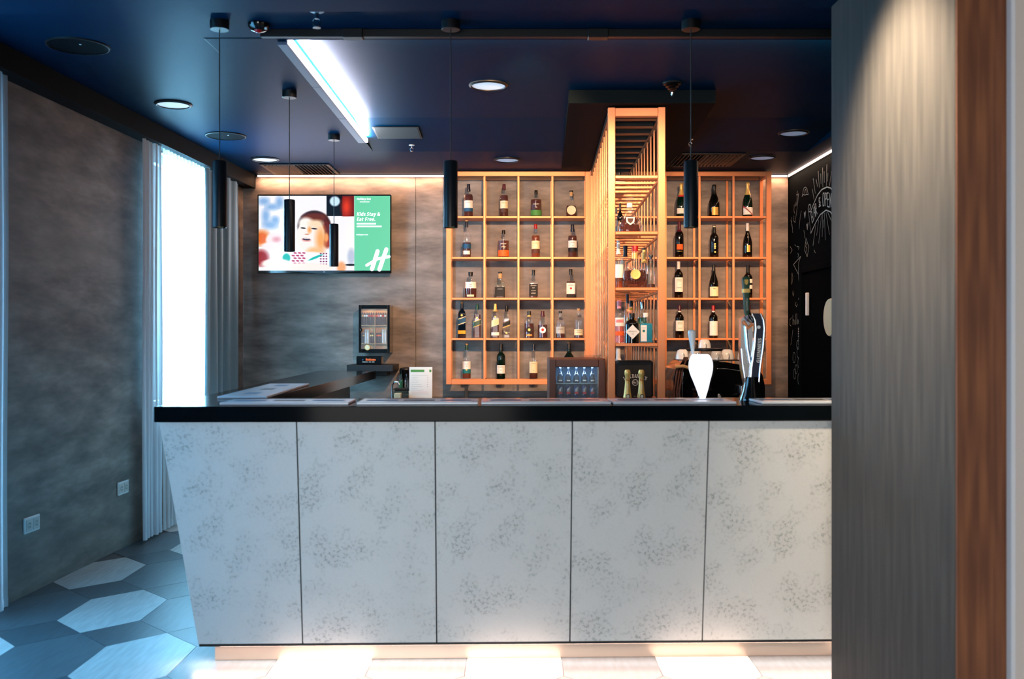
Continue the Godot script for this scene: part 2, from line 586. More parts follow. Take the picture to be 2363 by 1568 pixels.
func camera_and_light() -> void:
	var cam := Camera3D.new()
	cam.name = "camera"
	add_child(cam)
	var lens := CameraAttributesPhysical.new()
	lens.frustum_focal_length = 35.0
	lens.frustum_focus_distance = 8.6
	lens.frustum_near = 0.1
	lens.frustum_far = 200.0
	lens.exposure_aperture = 3.2
	cam.attributes = lens
	cam.position = Vector3(0, EYE, 0)
	cam.set_frustum(1568.0 / F * 0.1, Vector2((1181.5 - CX) / F * 0.1, -(784.0 - CY) / F * 0.1), 0.1, 200.0)
	cam.current = true

	var env := Environment.new()
	env.background_mode = Environment.BG_SKY
	var sky := Sky.new()
	var sm := ProceduralSkyMaterial.new()
	sm.sky_top_color = Color(0.62, 0.80, 0.98)
	sm.sky_horizon_color = Color(0.86, 0.94, 1.0)
	sm.ground_bottom_color = Color(0.45, 0.50, 0.54)
	sm.ground_horizon_color = Color(0.70, 0.76, 0.80)
	sm.sky_energy_multiplier = 1.6
	sm.ground_energy_multiplier = 0.9
	sky.sky_material = sm
	env.sky = sky
	env.tonemap_mode = Environment.TONE_MAPPER_LINEAR
	env.tonemap_exposure = 1.0
	env.sdfgi_enabled = true
	env.ssao_enabled = true
	env.ssil_enabled = true
	var we := WorldEnvironment.new()
	we.name = "environment"
	we.environment = env
	add_child(we)

	# daylight in the window openings: two in the left wall, a wide one behind the camera
	var day := Color(0.38, 0.76, 1.0)
	area("daylight_far_window", Vector3(left_wall_x(7.93) - 0.16, 1.88, -7.93), Vector3(1, 0, 0.05), Vector2(1.3, 1.9), Color(0.55, 0.84, 1.0), 46.0)
	area("daylight_near_window", Vector3(left_wall_x(3.9) - 0.16, 1.45, -3.9), Vector3(1, 0, 0.05), Vector2(1.9, 2.7), day, 21.0)
	area("daylight_street_window", Vector3(-0.95, 1.5, 2.05), Vector3(0, 0, -1), Vector2(2.4, 2.3), Color(1.0, 0.98, 0.96), 18.5)
	# strips of light along the ceiling and under the bar
	area("back_wall_strip_light", Vector3(-1.57, 2.972, -9.25), Vector3(0, -1, -0.12), Vector2(1.75, 0.03), Color(1.0, 0.76, 0.60), 1.3)
	area("corner_strip_light", Vector3(2.48, 2.972, -9.25), Vector3(0, -1, -0.12), Vector2(0.2, 0.03), Color(1.0, 0.74, 0.56), 0.12)
	area("chalk_wall_strip_light", Vector3(2.565, 2.975, -7.2), Vector3(0.12, -1, 0), Vector2(0.03, 4.0), Color(1.0, 0.80, 0.66), 1.6)
	area("recess_strip_light", Vector3(-1.170, 3.018, -6.35), Vector3(0.15, 1, 0), Vector2(0.03, 2.6), Color(1.0, 0.95, 0.95), 16.0)
	area("recess_front_strip_light", Vector3(0.7, 3.02, -5.06), Vector3(0, 0.2, -1), Vector2(3.4, 0.03), Color(1.0, 0.88, 0.78), 2.5)
	area("bar_foot_strip_light", Vector3(0.35, 0.075, -4.385), Vector3(0, -1, 0.25), Vector2(3.6, 0.03), Color(1.0, 0.85, 0.79), 1.7)
	area("screen_light", at(748, 540, 9.10), Vector3(0, 0, 1), Vector2(1.2, 0.68), Color(0.95, 0.95, 1.0), 1.2)

# ------------------------------------------------------------------ the setting
func build_setting() -> void:
	# floor: grout slab, then hexagons side by side with squares between their tips
	var fl := struct("floor")
	put(fl, "screed", slab([Vector2(-3.3, -2.4), Vector2(3.2, -2.4), Vector2(3.2, 9.6), Vector2(-3.3, 9.6)], -0.12, -0.004), M.grout)
	var w := 0.43
	var a := 0.40
	var t := 0.21
	var g := 0.0016
	var hx := w / 2 - g
	var hex_m := slab([Vector2(-hx, a / 2), Vector2(0, a / 2 + t - 1.4 * g), Vector2(hx, a / 2), Vector2(hx, -a / 2), Vector2(0, -a / 2 - t + 1.4 * g), Vector2(-hx, -a / 2)], -0.01, 0.0)
	var sq_m := slab([Vector2(-w / 2 + 1.4 * g, 0), Vector2(0, t - 1.4 * g), Vector2(w / 2 - 1.4 * g, 0), Vector2(0, -t + 1.4 * g)], -0.01, 0.0)
	for i in range(-2, 12):
		for j in range(-4, 5):
			var x := -2.157 + i * w
			var d := 5.24 + j * (a + 2 * t)
			if x < left_wall_x(d) - 0.25 or x > 2.75 or d > 9.3:
				continue
			var light := posmod(i + j, 2) == 0
			put(fl, "tile", hex_m, M.tile_light if light else M.tile_mid, Vector3(x, 0, -d))
			put(fl, "square_tile", sq_m, M.tile_deep, Vector3(x + w / 2, 0, -(d + a / 2 + t)))

	# left wall, slightly out of square with the rest, with two openings from floor to pelmet
	var wl := struct("wall_left")
	for s in [[-2.4, 3.0], [5.17, 7.26], [8.62, 9.5]]:
		put(wl, "wall_panel", slab([Vector2(left_wall_x(s[0]), s[0]), Vector2(left_wall_x(s[1]), s[1]), Vector2(left_wall_x(s[1]) - 0.2, s[1]), Vector2(left_wall_x(s[0]) - 0.2, s[0])], 0.0, 3.2), M.wall_concrete)
	for s in [[3.0, 5.17], [7.26, 8.62]]:
		put(wl, "lintel", slab([Vector2(left_wall_x(s[0]), s[0]), Vector2(left_wall_x(s[1]), s[1]), Vector2(left_wall_x(s[1]) - 0.2, s[1]), Vector2(left_wall_x(s[0]) - 0.2, s[0])], 2.86, 3.2), M.wall_concrete)
	put(wl, "parapet", slab([Vector2(left_wall_x(7.26), 7.26), Vector2(left_wall_x(8.62), 8.62), Vector2(left_wall_x(8.62) - 0.2, 8.62), Vector2(left_wall_x(7.26) - 0.2, 7.26)], 0.0, 0.90), M.wall_concrete)
	var n := 1
	for s in [[3.0, 5.17], [7.26, 8.62]]:
		var mid: float = (s[0] + s[1]) * 0.5
		var win := struct("window_%d" % n, Vector3(left_wall_x(mid) - 0.11, 0, -mid))
		n += 1
		win.rotation.y = -atan(0.0465)
		var half: float = (s[1] - s[0]) * 0.5 - 0.01
		var foot := 0.0 if n == 2 else 0.905
		for e in [[-half, -half + 0.05], [half - 0.05, half], [-0.025, 0.025]]:
			bar(win, "window_frame", Vector3(-0.03, foot, -e[1]), Vector3(0.03, 2.86, -e[0]), M.white_plastic)
		for y in [foot, 2.80]:
			bar(win, "window_frame", Vector3(-0.028, y, -half), Vector3(0.028, y + 0.06, half), M.white_plastic)
		for e in [[-half + 0.05, -0.025], [0.025, half - 0.05]]:
			put(win, "pane", cbox(Vector3(0.004, 2.74 - foot, e[1] - e[0]), 0.0005), M.window_glass, Vector3(0, 1.43 + foot / 2, -(e[0] + e[1]) * 0.5))

	# back wall of three wide laminate panels
	var wb := struct("wall_back")
	put(wb, "wall_core", slab([Vector2(-3.2, 9.325), Vector2(2.9, 9.325), Vector2(2.9, 9.55), Vector2(-3.2, 9.55)], 0.0, 3.2), M.black_paint)
	var xs := [-2.75, -0.952, 0.345, 1.642, 2.60]
	for k in 4:
		bar(wb, "wall_panel", Vector3(xs[k] + 0.0015, 0.0, -9.326), Vector3(xs[k + 1] - 0.0015, 2.985, -9.30), M.wall_concrete, 0.0015)

	# right wall painted as a chalkboard
	var wr := struct("wall_right")
	put(wr, "wall_core", slab([Vector2(2.604, 4.1), Vector2(2.604, 9.5), Vector2(2.85, 9.5), Vector2(2.85, 4.1)], 0.0, 3.2), M.chalkboard)
	chalk_art(wr)
	var door := struct("door_1")
	var p0 := on_right_wall(1858, 620)
	var dd0 := -p0.z
	var ytop := 2.03
	bar(door, "door_leaf", Vector3(2.572, 0.005, -dd0 + 0.03), Vector3(2.602, ytop - 0.02, -dd0 + 0.95), M.door_black)
	bar(door, "door_frame", Vector3(2.56, 0.0, -dd0 - 0.05), Vector3(2.603, ytop + 0.05, -dd0 + 0.02), M.chalkboard)
	bar(door, "door_frame", Vector3(2.56, ytop, -dd0 + 0.021), Vector3(2.603, ytop + 0.05, -dd0 + 1.0), M.chalkboard)
	var h0 := on_right_wall(1878.5, 676)
	var h1 := on_right_wall(1878.5, 729)
	put(door.get_node("door_leaf"), "door_handle", cbox(Vector3(0.03, h0.y - h1.y, 0.022), 0.006), M.white_plastic, Vector3(2.545, (h0.y + h1.y) * 0.5, h0.z) - door.get_node("door_leaf").position)
	bar(door, "handle_fixing", Vector3(2.55, h0.y - 0.04, h0.z - 0.008), Vector3(2.573, h0.y - 0.025, h0.z + 0.008), M.steel_dark)
	bar(door, "handle_fixing", Vector3(2.55, h1.y + 0.025, h0.z - 0.008), Vector3(2.573, h1.y + 0.04, h0.z + 0.008), M.steel_dark)

	# stub wall beside the bar on the right: grey veneer flank, brown veneer front, pale trim
	var st := struct("wall_stub")
	put(st, "wall_core", slab([Vector2(1.345, 2.96), Vector2(2.85, 2.96), Vector2(2.85, 4.09), Vector2(1.345, 4.09)], 0.0, 3.2), M.black_paint)
	bar(st, "veneer_flank", Vector3(1.327, 0.0, -4.10), Vector3(1.3445, 2.86, -2.942), M.veneer_grey, 0.003)
	bar(st, "veneer_front", Vector3(1.3285, 0.0, -2.9595), Vector3(1.90, 2.86, -2.94), M.veneer_brown, 0.003)
	var tr := struct("trim_1")
	bar(tr, "door_casing", Vector3(1.473, 0.0, -2.935), Vector3(1.58, 2.84, -2.89), M.trim_white, 0.008)

	# walls behind the camera, the street window among them
	var wf := struct("wall_front")
	for s in [[-3.3, -2.2, 0.0, 3.2], [0.3, 3.3, 0.0, 3.2], [-2.2, 0.3, 0.0, 0.32], [-2.2, 0.3, 2.68, 3.2]]:
		bar(wf, "wall_panel", Vector3(s[0], s[2], 2.0), Vector3(s[1], s[3], 2.2), M.wall_concrete)
	var w3 := struct("window_3")
	for x in [-2.17, -0.95, 0.27]:
		bar(w3, "window_frame", Vector3(x - 0.025, 0.33, 2.07), Vector3(x + 0.025, 2.67, 2.13), M.white_plastic)
	for y in [0.325, 2.625]:
		bar(w3, "window_frame", Vector3(-2.19, y, 2.075), Vector3(0.29, y + 0.05, 2.125), M.white_plastic)
	for x in [[-2.145, -0.975], [-0.925, 0.245]]:
		bar(w3, "pane", Vector3(x[0], 0.38, 2.098), Vector3(x[1], 2.62, 2.102), M.window_glass, 0.0005)
	var pier := struct("wall_pier")
	put(pier, "pier_core", slab([Vector2(-3.15, 1.7), Vector2(-1.28, 1.7), Vector2(-1.28, 2.1), Vector2(-3.15, 2.1)], 0.0, 2.858), M.wall_concrete)
	var wr2 := struct("wall_side")
	bar(wr2, "wall_panel", Vector3(2.85, 0.0, -2.96), Vector3(3.05, 3.2, 2.2), M.wall_concrete)

	# ceiling: level field with a shallow lit recess, lower bulkhead over the room
	var ce := struct("ceiling")
	var rx0 := -1.185
	var rx1 := 2.42
	var rd0 := 5.03
	var rd1 := 8.1
	for s in [[-3.1, rx0, 4.0, 9.5, CEIL], [rx0, 2.85, 4.0, rd0, CEIL], [rx0, 2.85, rd1, 9.5, CEIL], [rx1, 2.85, rd0, rd1, CEIL], [rx0, rx1, rd0, 7.15, RECESS]]:
		put(ce, "ceiling_board", slab([Vector2(s[0], s[2]), Vector2(s[1], s[2]), Vector2(s[1], s[3]), Vector2(s[0], s[3])], s[4], 3.22), M.ceiling_paint)
	put(ce, "ceiling_board", hexa([Vector3(rx0, RECESS, -7.15), Vector3(rx1, RECESS, -7.15), Vector3(rx1, CEIL, -rd1), Vector3(rx0, CEIL, -rd1)], [Vector3(rx0, 3.22, -7.15), Vector3(rx1, 3.22, -7.15), Vector3(rx1, 3.22, -rd1), Vector3(rx0, 3.22, -rd1)]), M.ceiling_paint)
	var bk := struct("ceiling_bulkhead")
	put(bk, "bulkhead_board", slab([Vector2(-3.1, -2.2), Vector2(3.1, -2.2), Vector2(3.1, 4.08), Vector2(-3.1, 4.22)], 2.86, 3.23), M.ceiling_paint)
	var dp := struct("ceiling_drop")
	put(dp, "drop_board", slab([Vector2(0.345, 6.34), Vector2(1.30, 6.34), Vector2(1.42, 8.98), Vector2(0.42, 8.98)], 2.984, 3.09), M.ceiling_dark)
	var pel := struct("trim_2")
	put(pel, "pelmet", slab([Vector2(left_wall_x(2.0), 2.0), Vector2(left_wall_x(9.298), 9.298), Vector2(left_wall_x(9.298) + 0.12, 9.298), Vector2(left_wall_x(2.0) + 0.12, 2.0)], 2.872, 2.999), M.pelmet_paint)

func stroke(parent: Node3D, pts: Array, width: float) -> void:
	# chalk line on the right wall: a thin raised ribbon along the points
	var st := SurfaceTool.new()
	st.begin(Mesh.PRIMITIVE_TRIANGLES)
	for k in pts.size() - 1:
		var a: Vector3 = pts[k]
		var b: Vector3 = pts[k + 1]
		var e := (b - a).normalized()
		var s := e.cross(Vector3.LEFT).normalized() * width * 0.5
		a -= e * width * 0.3
		b += e * width * 0.3
		var up := Vector3(-0.0016, 0, 0)
		for v in [a - s + up, b - s + up, b + s + up, a - s + up, b + s + up, a + s + up]:
			st.set_normal(Vector3.LEFT)
			st.add_vertex(v)
	put(parent, "chalk_line", st.commit(), M.chalk)

func chalk_art(parent: Node3D) -> void:
	# drawn in two sketch frames, each mapped on the wall
	var up := func(p): return on_right_wall(1780.0 + p[0] / 5.056, 330.0 + p[1] / 5.058)
	var low := func(p): return on_right_wall(1780.0 + p[0] / 4.61, 600.0 + p[1] / 4.61)
	var bold := [
		[[440, 805], [460, 800], [500, 700], [540, 610], [590, 545], [650, 515], [690, 525], [715, 550]],
		[[462, 1055], [520, 930], [570, 840], [640, 785], [690, 805], [715, 840]],
		[[440, 805], [430, 770], [440, 725], [455, 718], [462, 745], [450, 775]],
		[[605, 590], [618, 585], [622, 640], [618, 730], [604, 735], [600, 660], [605, 590]],
		[[632, 735], [630, 585], [645, 592], [645, 650], [632, 660]],
		[[668, 585], [652, 585], [655, 740], [675, 748]], [[654, 660], [668, 660]],
		[[685, 750], [683, 590], [700, 745], [700, 595]],
		[[478, 935], [462, 820], [474, 800], [481, 858], [468, 872], [484, 862], [494, 905], [478, 935]],
		[[500, 890], [496, 760], [505, 745], [518, 860]], [[498, 820], [510, 810]],
		[[522, 850], [510, 720], [520, 710], [527, 765], [516, 775], [537, 828]],
		[[556, 648], [572, 640]], [[564, 645], [566, 690]], [[556, 745], [578, 732]],
		[[556, 665], [560, 700], [573, 690], [572, 720], [560, 722]],
	]
	for s in bold:
		stroke(parent, s.map(up), 0.011)
	var fine := [
		[[435, 800], [462, 1055]], [[490, 415], [515, 590]], [[525, 425], [540, 510]], [[548, 330], [562, 520]], [[578, 360], [582, 480]], [[600, 290], [603, 515]], [[618, 335], [620, 460]], [[650, 255], [645, 500]], [[663, 355], [658, 450]], [[705, 330], [680, 500]], [[480, 540], [500, 660]],
		[[520, 960], [488, 1200]], [[555, 900], [530, 1080]], [[585, 850], [555, 1170]], [[600, 830], [595, 1095]], [[620, 820], [632, 1135]], [[640, 815], [680, 1070]], [[660, 810], [700, 905]], [[610, 900], [612, 990]],
		[[360, 628], [380, 530], [400, 515], [420, 540], [432, 605], [410, 600], [395, 612], [375, 600], [360, 628]], [[390, 590], [395, 550], [405, 545], [410, 590]],
		[[305, 560], [300, 690], [288, 740], [280, 690]], [[320, 590], [305, 740], [280, 930], [262, 910], [265, 850]], [[270, 720], [265, 790], [275, 825]], [[240, 870], [240, 960], [250, 1000]], [[228, 905], [245, 960], [250, 1050]], [[294, 608], [312, 606]],
		[[352, 795], [340, 850], [332, 930], [325, 1005]], [[380, 1020], [392, 1080], [390, 1110]], [[405, 1110], [440, 1220], [420, 1330], [390, 1250], [405, 1110]], [[400, 1160], [412, 1180], [402, 1210], [416, 1230], [410, 1270]],
		[[345, 1325], [260, 1420], [318, 1535], [320, 1400], [345, 1325]], [[220, 1210], [245, 1250], [225, 1290]], [[275, 1190], [285, 1200]], [[300, 1210], [325, 1215], [318, 1245]], [[310, 1290], [320, 1310], [312, 1335]], [[500, 1250], [515, 1285]],
	]
	for s in fine:
		stroke(parent, s.map(up), 0.005)
	for hx in [[390, 800], [418, 935]]:
		stroke(parent, [[hx[0] - 6, hx[1] + 15], [hx[0] + 4, hx[1] + 75], [hx[0] + 12, hx[1]], [hx[0] + 4, hx[1] + 30], [hx[0] - 6, hx[1] + 15]].map(up), 0.012)
	var lower := [
		[[215, 615], [199, 640], [197, 690], [212, 705]], [[230, 590], [230, 690]], [[230, 642], [242, 640], [243, 690]], [[252, 640], [252, 688]], [[262, 575], [262, 690]], [[272, 572], [272, 686]],
		[[284, 635], [280, 660], [284, 682], [291, 660], [284, 635]], [[297, 630], [298, 675], [305, 672], [306, 628]], [[315, 590], [312, 680]], [[308, 632], [321, 625]],
		[[290, 150], [300, 370], [290, 420], [315, 390], [300, 360]], [[222, 140], [212, 200], [220, 260], [230, 190], [222, 140]], [[232, 330], [228, 360], [236, 385], [240, 350]], [[335, 265], [345, 300], [330, 320], [345, 345]], [[265, 450], [258, 480], [270, 500], [280, 470]],
		[[322, 485], [330, 520], [345, 585]], [[230, 745], [222, 820], [208, 905]], [[338, 960], [345, 1030]],
	]
	for s in lower:
		stroke(parent, s.map(low), 0.0045)
	for e in [[300, 870, 14, 48], [284, 905, 14, 48], [290, 985, 16, 60], [243, 1040, 13, 56], [297, 1097, 13, 58], [265, 1165, 13, 48], [250, 1215, 12, 55], [297, 1268, 14, 60]]:
		var pts := []
		for k in 13:
			pts.append([e[0] + e[2] * cos(TAU * k / 12), e[1] + e[3] * sin(TAU * k / 12)])
		stroke(parent, pts.map(low), 0.004)
	# small keypad beside the door
	var kp := thing("keypad", "small keypad with lit dots beside the black door", "keypad", on_right_wall(1848.5, 768, 0.012))
	put(kp, "plate", cbox(Vector3(0.016, 0.10, 0.06), 0.003), M.black_paint, Vector3(0.002, 0, 0))
	for k in 8:
		put(kp, "button", cbox(Vector3(0.004, 0.008, 0.012), 0.001), M.white_plastic, Vector3(-0.0075, 0.033 - 0.022 * (k / 2), -0.014 + 0.028 * (k % 2)))
	var rp := on_right_wall(1929, 733)
	var sign_ := thing("round_plate", "pale round plate with a dark rim on the black door", "sign", Vector3(2.569, rp.y, rp.z))
	put(sign_, "plate", lathe([[0.15, 0.0], [0.155, 0.006], [0.15, 0.02]], 32), M.paper_cream, Vector3(0, 0, 0), Vector3(0, 0, PI / 2))

# ------------------------------------------------------------------ ceiling fittings
func downlight(px: float, py: float, y: float, r: float, lit: String, label: String) -> Vector3:
	var p := on_ceiling(px, py, y)
	var t := thing("downlight", label, "ceiling light", p, 0.0, "round downlights in the ceiling")
	put(t, "rim", lathe([[r * 0.86, -0.012], [r * 0.9, -0.014], [r, -0.006], [r, 0.0], [r * 0.84, 0.0], [r * 0.84, -0.008], [r * 0.86, -0.012]], 36, false, false), M.black_paint)
	put(t, "lamp_diffuser", lathe([[r * 0.84, -0.006], [r * 0.84, -0.001]], 36), M[lit])
	return p

func grille(x0: float, x1: float, d0: float, d1: float, label: String) -> void:
	var t := thing("air_grille", label, "air vent", Vector3((x0 + x1) / 2, CEIL, -(d0 + d1) / 2), 0.0, "square ceiling air vents")
	var hx := (x1 - x0) / 2
	var hz := (d1 - d0) / 2
	for s in [-1.0, 1.0]:
		bar(t, "frame", Vector3(-hx, -0.012, s * hz), Vector3(hx, -0.001, s * (hz - 0.03)), M.pendant_black)
		bar(t, "frame", Vector3(s * hx, -0.012, -hz + 0.03), Vector3(s * (hx - 0.03), -0.001, hz - 0.03), M.pendant_black)
	bar(t, "backing", Vector3(-hx + 0.03, -0.002, -hz + 0.03), Vector3(hx - 0.03, -0.0005, hz - 0.03), M.black_paint, 0.0002)
	for k in 17:
		var x := -hx + 0.05 + k * (2 * hx - 0.1) / 16.0
		put(t, "slat", cbox(Vector3(0.004, 0.02, 2 * hz - 0.064), 0.0008), M.pendant_black, Vector3(x, -0.012, 0), Vector3(0, 0, -0.6 if k < 8 else 0.6))

func pendant(x: float, d: float, label: String) -> void:
	var t := thing("pendant_lamp", label, "pendant lamp", Vector3(x, CEIL, -d), 0.0, "black tube pendants over the bar")
	put(t, "canopy", lathe([[0.043, -0.044], [0.045, -0.042], [0.045, -0.001], [0.043, 0.0]], 28), M.black_paint)
	put(t, "cable", cyl(0.0028, 0.64, 8), M.cable_black, Vector3(0, -0.68, 0))
	put(t, "tube_shade", lathe([[0.028, -1.0], [0.034, -1.003], [0.0345, -0.995], [0.0345, -0.685], [0.032, -0.68], [0.004, -0.678]], 32, false, true), M.pendant_black)
	put(t.get_node("tube_shade"), "reflector", lathe([[0.0275, -0.998], [0.012, -0.95]], 24, false, true), M.foil_gold)

func sprinkler(px: float, py: float, y: float, label: String, k := 1.0) -> void:
	var t := thing("sprinkler", label, "sprinkler", on_ceiling(px, py, y), 0.0, "fire sprinklers")
	put(t, "rose", lathe([[0.02 * k, -0.006], [0.03 * k, -0.003], [0.03 * k, 0.0]], 20), M.white_plastic)
	put(t, "body", cyl(0.009 * k, 0.03 * k, 12), M.steel, Vector3(0, -0.034 * k, 0))
	for s in [-1.0, 1.0]:
		put(t, "arm", tube([Vector3(s * 0.008 * k, -0.03 * k, 0), Vector3(s * 0.018 * k, -0.045 * k, 0), Vector3(s * 0.006 * k, -0.066 * k, 0)], 0.003 * k, 6), M.steel)
	put(t, "deflector", cyl(0.017 * k, 0.004, 16), M.steel, Vector3(0, -0.07 * k, 0))

func build_ceiling_fittings() -> void:
	var p := downlight(1127, 196, RECESS, 0.125, "lamp_disc", "bright downlight in the lit ceiling recess ahead of the shelf tower")
	spot("recess_downlight_lamp", p + Vector3(0, -0.03, 0), p + Vector3(0.5, -2, -0.5), 42.0, Color(1.0, 0.80, 0.60), 2.6)
	p = downlight(1170, 368, CEIL, 0.115, "lamp_disc_dim", "downlight just before the copper rack of spirit bottles")
	spot("rack_downlight_lamp", p + Vector3(0, -0.03, 0), p + Vector3(0.1, -1.5, -0.3), 48.0, Color(1.0, 0.76, 0.54), 1.8)
	p = downlight(1759, 363, CEIL, 0.115, "lamp_disc_dim", "downlight before the copper rack of wine bottles")
	spot("wine_downlight_lamp", p + Vector3(0, -0.03, 0), p + Vector3(-0.1, -1.5, -0.3), 48.0, Color(1.0, 0.76, 0.54), 1.8)
	p = downlight(1831, 306, CEIL, 0.115, "lamp_disc_dim", "downlight nearest the chalkboard wall")
	p = downlight(400, 240, CEIL, 0.12, "lamp_disc", "downlight over the walkway beside the curtained window")
	p = downlight(612, 367, CEIL, 0.12, "lamp_disc", "downlight next to the air vent by the window drape")
	var bl := thing("downlight", "downlight in the bulkhead beside the grey veneer flank", "ceiling light", Vector3(0.80, 2.86, -3.3), 0.0, "round downlights in the ceiling")
	put(bl, "rim", lathe([[0.10, -0.012], [0.115, -0.006], [0.115, 0.0], [0.1, 0.0], [0.1, -0.012]], 36, false, false), M.black_paint)
	put(bl, "lamp_diffuser", lathe([[0.1, -0.006], [0.1, -0.001]], 36), M.lamp_disc)
	spot("flank_downlight_lamp", Vector3(0.80, 2.83, -3.3), Vector3(1.327, 2.10, -3.35), 44.0, Color(1.0, 0.88, 0.74), 17.0)
	# track spots over the bar aimed at the racks and the tower
	spot("track_lamp_tower", Vector3(0.75, 2.945, -4.89), Vector3(0.85, 2.25, -6.43), 26.0, Color(1.0, 0.80, 0.62), 7.5, 0.03)
	spot("track_lamp_rack", Vector3(0.1, 2.945, -4.89), Vector3(-0.05, 2.1, -9.0), 24.0, Color(1.0, 0.78, 0.58), 22.0, 0.03)
	spot("track_lamp_wine", Vector3(1.25, 2.945, -4.89), Vector3(1.7, 2.1, -9.0), 15.0, Color(1.0, 0.78, 0.58), 20.0, 0.03)

	for s in [[180, 105, 0.15, "round dark ceiling speaker near the near curtain"], [521, 313, 0.145, "flat round ceiling speaker with a pale dot behind the pendant cable"]]:
		var t := thing("ceiling_speaker", s[3], "speaker", on_ceiling(s[0], s[1]), 0.0, "round ceiling speakers")
		put(t, "grille", lathe([[s[2] * 0.92, -0.006], [s[2], -0.004], [s[2], -0.0005]], 40), M.ceiling_dark)
		put(t, "ring", lathe([[s[2], -0.009], [s[2] * 1.04, -0.008], [s[2] * 1.05, 0.0], [s[2], 0.0], [s[2], -0.009]], 40, false, false), M.black_paint)
		put(t, "dot", cyl(0.006, 0.003, 12), M.white_plastic, Vector3(0.03, -0.008, 0.04))

	grille(-2.28, -1.66, 8.66, 9.22, "black louvred air vent in the ceiling above the television")
	grille(1.31, 1.93, 8.16, 8.77, "black louvred air vent in the ceiling above the wine rack")

	pendant(-1.435, 4.725, "black tube pendant above the bar corner, in front of the drape")
	pendant(-0.315, 4.725, "black tube pendant above the bar, in front of the spirit rack")
	pendant(0.849, 4.725, "black tube pendant above the bar, in front of the wine rack")
	pendant(-1.412, 6.085, "black tube pendant over the return counter, in front of the child's hand on screen")
	pendant(-1.383, 7.42, "black tube pendant farthest back, in front of the child's shoulder on screen")

	# light track
	var tr := thing("light_track", "long black light track running along the ceiling above the bar", "light track", Vector3(0.62, CEIL, -4.86))
	bar(tr, "profile", Vector3(-1.89, -0.04, -0.018), Vector3(1.9, 0.0, 0.018), M.black_paint, 0.003)
	for x in [-1.43, -0.21, 1.12]:
		bar(tr, "clip", Vector3(x - 0.05, -0.046, -0.03), Vector3(x + 0.05, -0.001, 0.03), M.black_paint, 0.003)

	# recess light strips with their housing
	var rs := thing("recess_light_strip", "glaring white light strip along the edge of the ceiling recess", "light strip", Vector3(-1.17, 2.985, -6.35))
	bar(rs, "led_strip", Vector3(-0.012, 0.0, -1.3), Vector3(0.012, 0.03, 1.3), M.led_white, 0.002)
	for k in 3:
		bar(rs, "housing", Vector3(-0.065, -0.004, -1.3 + k * 0.868), Vector3(-0.0125, 0.014, -1.3 + k * 0.868 + 0.862), M.housing_grey, 0.002)
	var bs := thing("back_light_strip", "thin warm light strip where back wall meets the ceiling", "light strip", Vector3(0.0, 2.99, -9.285))
	bar(bs, "led_strip", Vector3(-2.46, -0.008, -0.012), Vector3(-0.68, 0.006, 0.0), M.led_warm, 0.002)
	bar(bs, "led_strip", Vector3(2.38, -0.008, -0.012), Vector3(2.585, 0.006, 0.0), M.led_warm, 0.002)
	var cs := thing("chalk_light_strip", "thin light strip along the top of the chalkboard wall", "light strip", Vector3(2.59, 2.99, -7.2))
	bar(cs, "led_strip", Vector3(0.0, -0.012, -2.08), Vector3(0.012, 0.008, 2.08), M.led_warm, 0.002)

	# detectors and small fittings
	var sd := thing("smoke_detector", "cone shaped smoke detector under the dark ceiling beside the tower", "smoke detector", on_ceiling(1551, 190, RECESS))
	put(sd, "base", lathe([[0.058, -0.012], [0.062, -0.006], [0.06, 0.0]], 28), M.pendant_black)
	for k in 4:
		var r := 0.056 - 0.013 * k
		put(sd, "ring", lathe([[r * 0.55, -0.022 - k * 0.014], [r, -0.016 - k * 0.014], [r * 0.6, -0.012 - k * 0.014]], 24), M.steel_dark)
	put(sd, "tip", lathe([[0.003, -0.086], [0.008, -0.078], [0.008, -0.055]], 14), M.steel)
	var al := thing("fire_alarm", "dark dome fire alarm with a red lens beside the track end", "alarm", on_ceiling(597, 55))
	put(al, "dome", lathe([[0.01, -0.042], [0.035, -0.034], [0.05, -0.018], [0.053, 0.0]], 28), M.black_gloss)
	put(al, "red_lens", lathe([[0.002, -0.048], [0.014, -0.045], [0.02, -0.036]], 18), M.red_plastic, Vector3(0, 0, 0.012))
	put(al, "white_tab", cbox(Vector3(0.012, 0.012, 0.008), 0.001), M.white_plastic, Vector3(0.04, -0.028, 0.02))
	sprinkler(731, 25, CEIL, "sprinkler head hanging before the light track", 1.15)
	sprinkler(950, 335, CEIL, "white sprinkler head beyond the ceiling recess", 0.75)
	sprinkler(1593, 322, CEIL, "sprinkler head beside the cable of the pendant before the wine rack", 0.75)
	var ap := thing("access_panel", "pale square access panel at the back of the lit recess", "access panel", Vector3(-0.91, 3.036, -7.52))
	ap.rotation.x = -atan(0.07 / 0.95)
	bar(ap, "hatch", Vector3(-0.165, -0.005, -0.15), Vector3(0.165, -0.0005, 0.15), M.hatch_grey)
	bar(ap, "hatch_frame", Vector3(-0.175, -0.003, -0.16), Vector3(0.175, -0.0003, 0.16), M.black_paint, 0.0004)
	var a0 := on_ceiling(472, 88)
	var a1 := on_ceiling(700, 124)
	var ap2 := thing("ceiling_hatch", "flush dark square hatch behind the corner pendant's cable", "access panel", Vector3(-1.41, CEIL, (a0.z + a1.z) / 2))
	bar(ap2, "gap", Vector3(-0.19, -0.0015, -0.142), Vector3(0.19, -0.0002, 0.142), M.black_paint, 0.0002)
	bar(ap2, "hatch", Vector3(-0.186, -0.003, -0.138), Vector3(0.186, -0.0004, 0.138), M.ceiling_paint, 0.0006)

